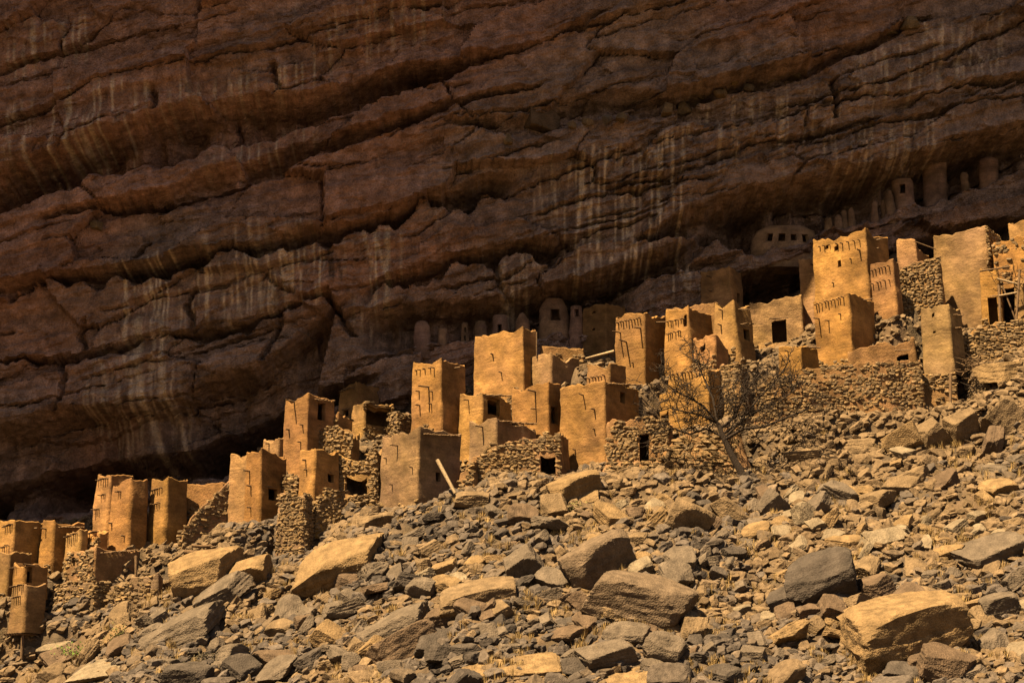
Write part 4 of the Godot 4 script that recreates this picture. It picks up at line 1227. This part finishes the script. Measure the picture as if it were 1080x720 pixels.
func build_cliff_dwellings():
	var cone := [[0.0, 1.0], [0.6, 0.93], [0.85, 0.8], [0.96, 0.55], [1.0, 0.05]]
	var drum := [[0.0, 1.05], [0.4, 0.95], [0.85, 0.88], [0.97, 0.8], [1.0, 0.05]]
	var lump := [[0.0, 1.1], [0.5, 1.0], [0.8, 0.8], [0.95, 0.5], [1.0, 0.05]]
	bullet("mud_granary", "shadowed round granary with a domed cap on the cliff ledge", 507, 336, 362, 16, drum, "clay", {"cap": true})
	bullet("mud_granary", "leaning shadowed granary beside a black hollow in the cliff", 445, 336, 366, 19, cone, "clay")
	bullet("mud_granary", "low shadowed granary stump beside the leaning granary", 466, 345, 364, 10, drum, "clay")
	bullet("mud_granary", "thin shadowed granary with two small holes one over the other", 490, 338, 364, 9, drum, "clay", {"holes": [[0.0, 0.35, 0.2, 0.4], [0.0, 0.35, 0.55, 0.75]]})
	bullet("cliff_house", "small shadowed cliff house with one square window", 527, 331, 358, 15, [[0.0, 1.0], [0.95, 0.95], [1.0, 0.9]], "clay", {"cat": "house", "holes": [[0.0, 0.3, 0.25, 0.6]], "open_top": true})
	bullet("mud_granary", "squat shadowed granary beside the small cliff house", 552, 328, 358, 14, lump, "clay")
	bullet("cliff_house", "bulging shadowed wall with one large ragged hole", 586, 313, 362, 36, [[0.0, 1.0], [0.6, 0.95], [0.85, 0.8], [1.0, 0.5]], "clay", {"cat": "house", "ratio": 0.6, "holes": [[0.05, 0.32, 0.5, 0.75]], "open_top": true})
	bullet("cliff_house", "narrow shadowed house with a square hole beside the tower with two peepholes", 609, 322, 362, 14, [[0.0, 1.0], [0.95, 0.95], [1.0, 0.9]], "clay", {"cat": "house", "holes": [[0.0, 0.4, 0.7, 0.9]], "open_top": true})
	bullet("cliff_house", "long shadowed cliff house with four square windows in a row", 830, 236, 270, 72, [[0.0, 1.04], [0.7, 0.97], [0.9, 0.85], [1.0, 0.6]], "clay", {"cat": "house", "ratio": 0.4, "dd": -0.45, "holes": [[0.62, 0.13, 0.45, 0.7], [0.22, 0.09, 0.5, 0.7], [-0.16 + TAU, 0.11, 0.48, 0.72], [-0.55 + TAU, 0.13, 0.48, 0.72]], "open_top": true})
	var G := "row of little granaries along the cliff ledge"
	for q in [[875, 228, 245, 9], [885, 225, 244, 8], [892, 220, 242, 9], [900, 217, 239, 9], [924, 210, 230, 10], [933, 209, 226, 8], [941, 198, 225, 13], [969, 192, 210, 9], [1008, 179, 199, 11], [1020, 179, 196, 12]]:
		bullet("mud_granary", "little rounded mud granary in the shadowed row on the ledge", q[0], q[1], q[2], q[3], cone, "clay", {"g": G})
	bullet("cliff_house", "shadowed house with a square door behind the row of little granaries", 956, 187, 212, 24, [[0.0, 1.0], [0.95, 0.97], [1.0, 0.9]], "clay", {"cat": "house", "holes": [[-0.3 + TAU, 0.3, 0.35, 0.75]], "open_top": true})
	bullet("round_tower", "big shadowed drum tower reaching up to the overhang", 990, 160, 206, 26, [[0.0, 1.08], [0.5, 0.98], [1.0, 0.86]], "clay", {"cat": "tower", "open_top": true})
	bullet("round_tower", "short shadowed drum tower at the upper end of the ledge", 1046, 163, 192, 22, [[0.0, 1.0], [0.6, 0.95], [0.92, 0.85], [1.0, 0.3]], "clay", {"cat": "tower"})
	# loose blocks on the high ledge
	var q := [[569, 127, 40, 30, "brown"], [535, 148, 12, 12, "tan"], [603, 133, 10, 8, "tan"], [620, 130, 14, 9, "tan"], [640, 127, 12, 9, "grey"], [655, 125, 14, 10, "tan"], [704, 117, 16, 14, "tan"], [722, 116, 18, 12, "tan"], [736, 100, 16, 14, "tan"], [743, 92, 14, 16, "tan"], [758, 88, 14, 16, "tan"], [774, 84, 10, 12, "tan"], [760, 100, 16, 8, "tan"], [790, 94, 14, 8, "grey"], [812, 84, 16, 10, "tan"], [835, 80, 22, 14, "tan"], [936, 35, 26, 14, "tan"], [960, 26, 22, 12, "tan"], [102, 239, 16, 10, "tan"]]
	for k in q.size():
		var b: Array = q[k]
		var h := cliff_hit(b[0], b[1] + b[3] * 0.4)
		var m := metres(b[0], b[1], -h.z)
		var o := part("ledge_boulder", rocks[k % 10], mats["rock_" + b[4]], self, Transform3D(Basis(Vector3.UP, k * 1.3) * Basis.from_scale(Vector3(b[2] * m * 0.55, b[3] * m * 0.6, b[2] * m * 0.5)), at(b[0], b[1], -h.z) + Vector3(0, 0, 0.15)))
		if k == 0: tag(o, "big brown block lodged on the high cliff ledge", "boulder")
		elif k == q.size() - 1: tag(o, "lone pale block stuck on the smooth cliff face under the great overhang", "boulder")
		else: tag(o, "loose block resting on the high cliff ledge", "boulder", "blocks on the high ledge")

# ---------------------------------------------------------------- fallen rock

var placed := {}

func hold(x: float, d: float, s: float):
	var key := Vector2i(int(floor(x / 3.0)), int(floor(d / 3.0)))
	if not placed.has(key): placed[key] = []
	placed[key].append([x, d, s])

func crowded(x: float, d: float, s: float) -> bool:
	for i in [-1, 0, 1]:
		for j in [-1, 0, 1]:
			for p in placed.get(Vector2i(int(floor(x / 3.0)) + i, int(floor(d / 3.0)) + j), []):
				var dx: float = p[0] - x
				var dd: float = p[1] - d
				var far: float = (p[2] + s) * 0.54
				if dx * dx + dd * dd < far * far: return true
	return false

func boulder(called: String, label: String, cx: float, cy: float, long: float, thick: float, roll: float, m: String, shape: int, group := "", yaw := 0.0, depth := 0.75):
	var h := ground_hit(cx, cy + thick * 0.42)
	var s := metres(cx, cy, -h.z)
	var r := long * s * 0.5
	var t := thick * s * 0.5
	var c := at(cx, cy, -h.z)
	c.z -= r * depth * 0.35
	c.y -= t * 0.2
	var bs := Basis(Vector3.BACK, deg_to_rad(roll)) * Basis(Vector3.RIGHT, 0.38) * Basis(Vector3.UP, yaw) * Basis.from_scale(Vector3(r * 1.16, t * 1.22, r * depth * 1.15))
	var o := part(called, rocks[10 + shape % 12], mats["rock_" + m], self, Transform3D(bs, c))
	tag(o, label, "boulder", group)
	hold(c.x, -c.z, r * 0.8)

func build_boulders():
	boulder("boulder", "huge flat-topped golden boulder with a deep dark undercut", 958, 662, 138, 74, 14, "gold", 0, "", 0.15)
	boulder("boulder", "angular brown boulder with a cracked sloping face and sharp upright edge", 632, 588, 84, 64, 24, "dun", 1)
	boulder("boulder", "broad brown domed boulder leaning on the cracked angular one", 674, 626, 124, 58, -4, "dun", 2)
	boulder("boulder", "dark grey tilted slab rearing above the golden boulder", 868, 608, 82, 52, 28, "dark", 3)
	boulder("boulder", "smaller dark boulder tucked under the tilted grey slab", 838, 630, 54, 34, 12, "dark", 4)
	boulder("boulder", "long grey slab with a striped broken edge above the golden boulder's end", 1050, 580, 84, 36, 10, "grey", 5)
	boulder("boulder", "great golden slab sloping below the rubble pier, dark beneath its edge", 356, 592, 112, 52, 24, "gold", 6)
	boulder("boulder", "golden outcrop below the pegged tower and the logs", 214, 598, 84, 42, 14, "gold", 7)
	boulder("boulder", "long smooth grey-brown boulder lying aslant", 423, 680, 74, 42, 32, "brown", 8)
	boulder("boulder", "ridged elongated boulder above the long smooth one", 416, 660, 86, 30, 28, "grey", 9)
	boulder("boulder", "rounded brown boulder at the upper end of the ridged one", 470, 650, 44, 30, 12, "brown", 10)
	boulder("boulder", "upright grey slab with a flat lozenge face", 552, 593, 44, 42, 50, "grey", 11)
	boulder("boulder", "flat tan slab beneath the upright lozenge slab", 504, 628, 92, 30, 14, "tan", 0)
	boulder("boulder", "tan knuckle-shaped boulder below the bare tree", 728, 543, 50, 42, -30, "tan", 1)
	boulder("boulder", "tilted tan slab beside the knuckle-shaped boulder", 772, 538, 48, 24, -34, "tan", 2)
	boulder("boulder", "squared tan block like a fallen beam", 798, 560, 34, 18, 22, "gold", 3)
	boulder("boulder", "grey rounded boulder downhill of the tree trunk", 816, 530, 30, 30, 40, "grey", 4)
	boulder("boulder", "upright golden block at the foot of the plastered wall", 1016, 448, 34, 44, 8, "tan", 5)
	boulder("boulder", "smooth golden block below the wooden prop", 985, 456, 38, 40, 58, "tan", 6)
	boulder("boulder", "lumpy golden block at the end of the long rubble wall", 954, 460, 34, 42, -60, "gold", 7)
	boulder("boulder", "tall rounded boulder below the brushwood shelter", 1059, 441, 42, 42, 50, "tan", 8)
	boulder("boulder", "long grey slab with rounded back on the low slope", 192, 662, 96, 32, 28, "grey", 9)
	boulder("boulder", "smooth grey slab tilted below the golden outcrop", 232, 623, 60, 28, 32, "grey", 10)
	boulder("boulder", "pale slab beside the great golden slab", 262, 600, 50, 30, 26, "gold", 11)
	boulder("boulder", "table-like slab at the foot of the leaning pole", 498, 525, 40, 16, 2, "tan", 0)
	boulder("boulder", "golden slab jutting below the seamed golden house", 606, 510, 62, 32, 16, "gold", 1)
	boulder("boulder", "dark rounded boulder at the lowest edge of the slope", 196, 712, 60, 36, 10, "dark", 2)
	boulder("boulder", "ball-shaped grey boulder with fine cracks", 700, 684, 44, 38, -8, "grey", 3)
	boulder("boulder", "thin golden ledge slab stacked in layers", 545, 702, 120, 16, 5, "gold", 4)
	boulder("boulder", "split grey ledge slab above the layered golden ledges", 640, 688, 60, 26, 6, "grey", 5)
	boulder("boulder", "layered golden ledge running off below", 650, 712, 130, 18, 8, "gold", 6)
	boulder("boulder", "brown cracked boulder under the golden boulder's edge", 1000, 698, 70, 40, -14, "brown", 7)
	boulder("boulder", "golden slab roofing a dark hollow beside the brushwood pile", 1062, 388, 62, 22, 8, "gold", 8)
	boulder("boulder", "low tan ledge block below the long rubble wall", 902, 466, 56, 14, 6, "tan", 9)
	boulder("boulder", "tan ledge block stepping down towards the tree", 852, 474, 50, 14, 8, "tan", 10)
	boulder("boulder", "flat tan block just right of the tree foot", 812, 486, 36, 12, 8, "tan", 3)
	boulder("boulder", "pale slab on the low slope near the green shrub", 106, 706, 90, 16, 14, "pale", 11)
	boulder("boulder", "grey boulder with a tan foot on the right slope", 1056, 640, 44, 34, 20, "grey", 0)
	boulder("boulder", "tan slab under the broad house's corner", 395, 548, 46, 20, 10, "tan", 1)
	boulder("boulder", "pale tilted slab wedged beside the densely pegged tower", 694, 391, 34, 14, 32, "pale", 2)
	boulder("boulder", "grey boulder low in the middle of the slope", 660, 668, 50, 24, 4, "grey", 3)
	boulder("boulder", "pale slab by the stilts", 62, 683, 44, 12, 4, "pale", 4)
	var r := RandomNumberGenerator.new()
	r.seed = 77
	var list := []
	for k in 20000:
		var d := r.randf_range(68.0, 105.5)
		var x := r.randf_range(-0.39, 0.39) * d
		var s: float = clampf(0.28 * pow(1.0 - r.randf(), -0.5), 0.28, 1.15)
		if d > 101.5: s = minf(s, 0.45)
		var y := ground(x, d)
		if y < 0.3: continue
		if s > 0.34:
			if crowded(x, d, s): continue
			hold(x, d, s * 0.8)
		list.append([s / d * (1.0 if absf(x) < d * 0.31 and (y - 2.0) / d > 0.055 else 0.3), x, d, s])
	list.sort_custom(func(a, b): return a[0] > b[0])
	var looks := {"tan": "sunlit tan rock in the tumbled slope", "gold": "golden ochre rock in the tumbled slope", "grey": "weathered grey rock in the tumbled slope", "dark": "dark grey rock in the tumbled slope", "brown": "red-brown rock in the tumbled slope", "pale": "pale buff rock in the tumbled slope"}
	var sets := [[], [], [], [], [], [], [], [], [], []]
	for k in list.size():
		var q: Array = list[k]
		var tf := rest(r, q[1], q[2], q[3])
		if k < 255:
			var m := rock_kind(r, q[1], q[2])
			var o := part("talus_rock", rocks[10 + r.randi() % 12], mats["rock_" + m], self, tf)
			tag(o, looks[m], "rock", "rocks of the talus slope, " + m)
		else: sets[r.randi() % 10].append([tf, rock_tint(r, q[1], q[2])])
	for k in 33000:
		var d := r.randf_range(66.0, 107.0) if k < 17000 else r.randf_range(103.0, 121.0)
		var x := r.randf_range(-0.38, 0.38) * d
		if ground(x, d) < 0.4: continue
		var s: float = (1.0 if k < 17000 else 1.35) * clampf(0.1 * pow(1.0 - r.randf(), -0.5), 0.1, 0.32)
		sets[r.randi() % 10].append([rest(r, x, d, s), rock_tint(r, x, d)])
	var root := base("rubble", Vector3.ZERO)
	tag(root, "loose small stones strewn over the whole slope", "rubble", "", "stuff")
	for k in 10: copies("stones", sets[k], rocks[k], mats.stone, root)

func rest(r: RandomNumberGenerator, x: float, d: float, s: float) -> Transform3D:   # a stone lying on the slope
	var lie := Basis(Vector3.RIGHT, 0.45 + r.randfn() * 0.3) * Basis(Vector3.BACK, 0.22 + r.randfn() * 0.35) * Basis(Vector3.UP, r.randf() * TAU)
	var bs := lie * Basis.from_scale(Vector3(s * r.randf_range(0.85, 1.45), s * r.randf_range(0.35, 0.75), s * r.randf_range(0.7, 1.05)))
	return Transform3D(bs, Vector3(x, ground(x, d) + s * r.randf_range(0.05, 0.4), -d))

func greyness(x: float, d: float) -> float:
	return n_mid.get_noise_2d(x * 0.25 + 90.0, d * 0.3) * 1.3 + (102.0 - d) * 0.02 - absf(x + 6.0) * 0.01 - maxf(0.0, x - 4.0) * 0.012 - 0.02

func rock_kind(r: RandomNumberGenerator, x: float, d: float) -> String:
	var q := greyness(x, d) + r.randfn() * 0.4
	if q > 0.75: return "dark"
	if q > 0.15: return "grey"
	if q > -0.1: return "brown"
	if q > -0.55: return "tan"
	if q > -0.85: return "gold"
	return "pale"

func rock_tint(r: RandomNumberGenerator, x: float, d: float) -> Color:
	var q := greyness(x, d) + r.randfn() * 0.4
	var c := Color(0.185, 0.126, 0.072).lerp(Color(0.12, 0.095, 0.077), smoothstep(-0.35, 0.4, q)).lerp(Color(0.07, 0.056, 0.047), smoothstep(0.45, 1.0, q))
	var g := r.randf_range(0.75, 1.2)
	return Color(c.r * g, c.g * g, c.b * g)

# ---------------------------------------------------------------- small things

func tube(v: PackedVector3Array, idx: PackedInt32Array, pts: Array, rad: Array, sides: int):
	var s0 := v.size()
	for i in pts.size():
		var dir: Vector3 = (pts[mini(i + 1, pts.size() - 1)] - pts[maxi(i - 1, 0)]).normalized()
		var x := dir.cross(Vector3(0.3, 0.2, 0.93)).normalized()
		var y := dir.cross(x)
		for k in sides:
			var a := TAU * k / sides
			v.append(pts[i] + (x * cos(a) + y * sin(a)) * rad[i])
	for i in pts.size() - 1:
		for k in sides:
			var a := s0 + i * sides + k
			var b := s0 + i * sides + (k + 1) % sides
			idx.append_array([a, a + sides, b + sides, a, b + sides, b])

func branch(r: RandomNumberGenerator, v: PackedVector3Array, idx: PackedInt32Array, p: Vector3, dir: Vector3, length: float, rad: float, level: int):
	var pts := [p]
	var rads := [rad]
	var n := 5
	var q := p
	var d := dir
	for k in n:
		d = (d + Vector3(r.randfn(), r.randfn() + 0.15, r.randfn()) * 0.24).normalized()
		q += d * length / n
		pts.append(q)
		rads.append(rad * (1.0 - 0.68 * (k + 1.0) / n))
	tube(v, idx, pts, rads, 6 if level < 1 else 4)
	if level >= 3: return
	var kids := 4 if level < 2 else 4
	for k in kids:
		var w := 0.3 + 0.7 * (k + r.randf() * 0.6) / kids
		var f := clampf(w, 0.2, 1.0) * n
		var i := mini(int(f), n - 1)
		var at_p: Vector3 = pts[i].lerp(pts[i + 1], f - i)
		var side := Vector3(r.randfn(), r.randfn() * 0.7 + 0.1, r.randfn()).normalized()
		branch(r, v, idx, at_p, (d * 0.6 + side * 0.9).normalized(), length * r.randf_range(0.45, 0.7), maxf(0.024, rad * 0.6), level + 1)

func build_tree():
	var foot := ground_hit(784, 503)
	var d := -foot.z
	var root := base("bare_tree", foot)
	tag(root, "leafless dark tree with a leaning trunk and wide twiggy crown before the rubble wall", "tree")
	var r := RandomNumberGenerator.new()
	r.seed = 5
	var v := PackedVector3Array()
	var idx := PackedInt32Array()
	var trunk := []
	for q in [[786, 508], [781, 496], [774, 484], [768, 472], [762, 458], [757, 446]]: trunk.append(at(q[0], q[1], d) - foot)
	tube(v, idx, trunk, [0.28, 0.24, 0.21, 0.19, 0.16, 0.13], 9)
	part("trunk", mesh_of(v, idx), mats.bark, root)
	# limbs: start on the trunk, then picture points they pass through, with a depth offset
	for l in [[[762, 460], [745, 452], [728, 458], [712, 452], [697, 455], 0.8, 0.11], [[757, 446], [742, 428], [728, 420], [712, 412], [698, 400], -0.8, 0.10], [[757, 446], [752, 420], [744, 402], [738, 388], [730, 374], 0.5, 0.10], [[760, 452], [775, 440], [782, 424], [790, 408], [804, 392], 0.6, 0.11], [[764, 464], [784, 452], [806, 450], [830, 440], [856, 430], -0.9, 0.13], [[762, 458], [782, 444], [802, 432], [822, 424], [840, 410], 0.2, 0.09], [[764, 462], [780, 446], [800, 420], [816, 404], [828, 388], -0.4, 0.09], [[759, 448], [740, 438], [722, 434], [706, 430], [690, 436], 0.2, 0.09]]:
		v = PackedVector3Array()
		idx = PackedInt32Array()
		var pts := []
		var rads := []
		for k in 5:
			pts.append(at(l[k][0], l[k][1], d + l[5] * k * 0.45) - foot)
			rads.append(l[6] * 0.85 * (1.0 - 0.15 * k))
		tube(v, idx, pts, rads, 6)
		part("limb", mesh_of(v, idx), mats.bark, root)
		v = PackedVector3Array()
		idx = PackedInt32Array()
		for k in 12:
			var i := 1 + k % 4
			var dir: Vector3 = (pts[i] - pts[i - 1]).normalized()
			var side := Vector3(r.randfn(), r.randfn() * 0.8 + 0.2, r.randfn()).normalized()
			branch(r, v, idx, pts[i].lerp(pts[i - 1], r.randf() * 0.7), (dir * 0.7 + side * 0.8).normalized(), r.randf_range(1.1, 2.3), 0.034, 1)
		var o := part("twigs", mesh_of(v, idx), mats.bark, root)
		o.set_meta("kind", "stuff")

func tuft(sd: int, blades: int, high: float, wide: float) -> ArrayMesh:
	var r := RandomNumberGenerator.new()
	r.seed = sd
	var v := PackedVector3Array()
	var idx := PackedInt32Array()
	var col := PackedColorArray()
	for k in blades:
		var a := r.randf() * TAU
		var lean_out := r.randf_range(0.1, 0.8)
		var h := high * r.randf_range(0.5, 1.0)
		var p := Vector3(cos(a), 0, sin(a)) * r.randf() * wide * 0.4
		var tip := p + Vector3(cos(a) * lean_out * wide, h, sin(a) * lean_out * wide)
		var midp := p.lerp(tip, 0.55) + Vector3(0, h * 0.12, 0)
		var side := Vector3(-sin(a), 0, cos(a)) * 0.012
		var s := v.size()
		for q in [p - side, p + side, midp - side * 0.8, midp + side * 0.8, tip]:
			v.append(q)
			col.append(Color.WHITE)
		idx.append_array([s, s + 1, s + 2, s + 1, s + 3, s + 2, s + 2, s + 3, s + 4])
	return mesh_of(v, idx, col)

func leafy(sd: int, n: int, w: float, h: float) -> ArrayMesh:
	var r := RandomNumberGenerator.new()
	r.seed = sd
	var v := PackedVector3Array()
	var idx := PackedInt32Array()
	var col := PackedColorArray()
	for k in n:
		var p := Vector3(r.randfn() * w * 0.4, absf(r.randfn()) * h * 0.45, r.randfn() * w * 0.3)
		var bs := Basis.from_euler(Vector3(r.randf() * TAU, r.randf() * TAU, r.randf() * TAU))
		var s := v.size()
		for q in [Vector3(-0.1, 0, 0), Vector3(0, 0.035, 0.01), Vector3(0.1, 0, 0), Vector3(0, -0.035, 0.01)]:
			v.append(p + bs * q)
			var g := 0.7 + 0.6 * fposmod(k * 0.37, 1.0)
			col.append(Color(g, g, g))
		idx.append_array([s, s + 1, s + 2, s, s + 2, s + 3])
	return mesh_of(v, idx, col)

func build_small_things():
	build_tree()
	var r := RandomNumberGenerator.new()
	r.seed = 321
	# pole leaning against the broad house, props, poles and logs
	for q in [["leaning_pole", "pale pole leaning on the dark side of the broad grey-tan house", "pole", 461, 485, 480, 520, 104.0, 103.4, 0.13, "pale_wood"], ["wooden_prop", "upright wooden prop under the tower on beam ends", "prop", 1003, 394, 1003, 432, 107.0, 106.7, 0.11, "wood"], ["roof_pole", "long pale pole lying across roofs below the peephole tower", "pole", 648, 370, 618, 378, 112.2, 113.4, 0.09, "pale_wood"], ["roof_pole", "thin pole sticking out from the notched house wall", "pole", 966, 255, 988, 263, 113.6, 113.6, 0.05, "wood"], ["door_post", "gnarled post in the brushwood shelter doorway", "post", 1054, 300, 1056, 346, 110.6, 110.2, 0.10, "wood"], ["shelter_branch", "upper crooked branch across the brushwood shelter", "branch", 1052, 294, 1076, 300, 110.4, 110.2, 0.08, "pale_wood"], ["shelter_branch", "lower crooked branch across the brushwood shelter", "branch", 1054, 312, 1074, 308, 110.4, 110.2, 0.07, "pale_wood"], ["shelter_branch", "forked branch sloping down inside the brushwood shelter", "branch", 1058, 302, 1072, 338, 110.9, 110.6, 0.06, "wood"], ["door_post", "bent outer post of the brushwood shelter", "post", 1076, 284, 1072, 346, 110.2, 110.0, 0.09, "wood"], ["shelter_branch", "bare rafter jutting over the mud porch", "branch", 1034, 286, 1066, 281, 110.8, 110.4, 0.07, "wood"], ["fallen_pole", "weathered pole lying below the wooden prop", "pole", 1030, 418, 1058, 424, 107.0, 106.6, 0.1, "pale_wood"], ["wooden_post", "short post holding the bank beside the terrace house", "post", 143, 586, 143, 610, 104.6, 104.4, 0.1, "wood"], ["corner_post", "thin post at the side of the blank golden house", "post", 566, 350, 566, 378, 113.0, 113.0, 0.05, "wood"]]:
		var a := at(q[3], q[4], q[7])
		var b := at(q[5], q[6], q[8])
		var o := stick(q[0], a, b, q[9], mats[q[10]], self)
		tag(o, q[1], q[2])
	for k in 2:
		var h := ground_hit(222, [580, 574][k])
		var y0: float = [581.0, 575.0][k]
		var o := base("log", h)
		tag(o, ["thick crooked log lying below the rubble gable", "thinner log lying on top of the crooked log"][k], "log")
		var v := PackedVector3Array()
		var idx := PackedInt32Array()
		var pts := []
		for q in [[194, 1.5], [206, 2.5], [220, 1.0], [236, -1.0], [250, -3.5]]: pts.append(at(q[0] + k * 8.0, y0 + q[1] * (1.0 - 0.5 * k), -h.z - 0.4) - h)
		tube(v, idx, pts, [0.17, 0.19, 0.18, 0.16, 0.13] if k == 0 else [0.09, 0.12, 0.12, 0.1, 0.08], 8)
		part("trunk", mesh_of(v, idx), mats.wood, o)
	# brushwood heaps
	for q in [["brushwood_pile", "tangled heap of cut branches beside the tower on beam ends", 1028, 388, 1.3, 0.8, 90], ["brushwood_roof", "sagging brushwood roof over the shelter", 1064, 290, 1.1, 0.3, 34], ["brushwood_pile", "dark scrub hanging in the hollow under the golden slab", 1044, 412, 1.8, 0.5, 80]]:
		var c := at(q[2], q[3], 108.6)
		if q[0] == "brushwood_roof": c = at(q[2], q[3], 110.8)
		var o := base(q[0], c)
		tag(o, q[1], "brushwood")
		var v := PackedVector3Array()
		var idx := PackedInt32Array()
		for k in q[6]:
			var p := Vector3(r.randfn() * q[4] * 0.5, r.randfn() * q[5] * 0.45, r.randfn() * 0.5)
			var dir := Vector3(r.randfn(), r.randfn() * 0.5, r.randfn()).normalized() * r.randf_range(0.4, 1.2)
			tube(v, idx, [p, p + dir * 0.5 + Vector3(0, r.randfn() * 0.06, 0), p + dir], [0.03, 0.025, 0.015], 4)
		part("branches", mesh_of(v, idx), mats.bark if q[3] == 412 else mats.wood, o).set_meta("kind", "stuff")
	# shrubs and grass
	for q in [["green_shrub", "low bright green shrub among stones at the slope's low corner", 82, 693, 1.6, 0.7, 700, Color(0.10, 0.16, 0.03)], ["olive_shrub", "small dull olive bush above the pale slab", 126, 676, 0.9, 0.9, 400, Color(0.085, 0.085, 0.03)], ["olive_shrub", "dry olive shrub beside the angular brown boulder's top", 612, 538, 0.9, 0.5, 300, Color(0.13, 0.12, 0.045)], ["dry_shrub", "grey-brown dead shrub under the great golden slab's edge", 392, 604, 1.4, 0.7, 300, Color(0.12, 0.085, 0.05)], ["dry_shrub", "dark dead scrub beside the dark lowest boulder", 216, 700, 1.2, 0.7, 400, Color(0.06, 0.05, 0.03)]]:
		var h := ground_hit(q[2], q[3])
		var o := base(q[0], h)
		tag(o, q[1], "shrub")
		var m := plant_material((q[7] as Color).linear_to_srgb())
		part("foliage", leafy(int(q[2]), q[6], q[4], q[5]), m, o).set_meta("kind", "stuff")
		var v := PackedVector3Array()
		var idx := PackedInt32Array()
		for k in 5:
			var dir: Vector3 = Vector3(r.randfn() * 0.5, 0.6, r.randfn() * 0.4) * q[5]
			tube(v, idx, [Vector3(0, -0.1, 0), dir * 0.6, dir], [0.03, 0.02, 0.01], 4)
		part("stems", mesh_of(v, idx), mats.bark, o)
	var put := []
	for k in 9000:
		var d := r.randf_range(70.0, 104.0)
		var x := r.randf_range(-0.33, 0.33) * d
		if ground(x, d) < 0.4 or n_mid.get_noise_2d(x * 0.7 + 300.0, d * 0.7) + r.randf() * 0.25 < 0.28: continue
		var s := r.randf_range(0.5, 1.25)
		var g := r.randf_range(0.6, 1.15)
		put.append([Transform3D(Basis(Vector3.UP, r.randf() * TAU).scaled(Vector3.ONE * s), Vector3(x, ground(x, d), -d)), Color(0.28 * g, 0.19 * g, 0.08 * g)])
	var grass := copies("dry_grass", put, tuft(4, 26, 0.55, 0.35), mats.straw, self)
	tag(grass, "straw-coloured dry grass tufts between the rocks", "grass", "", "stuff")
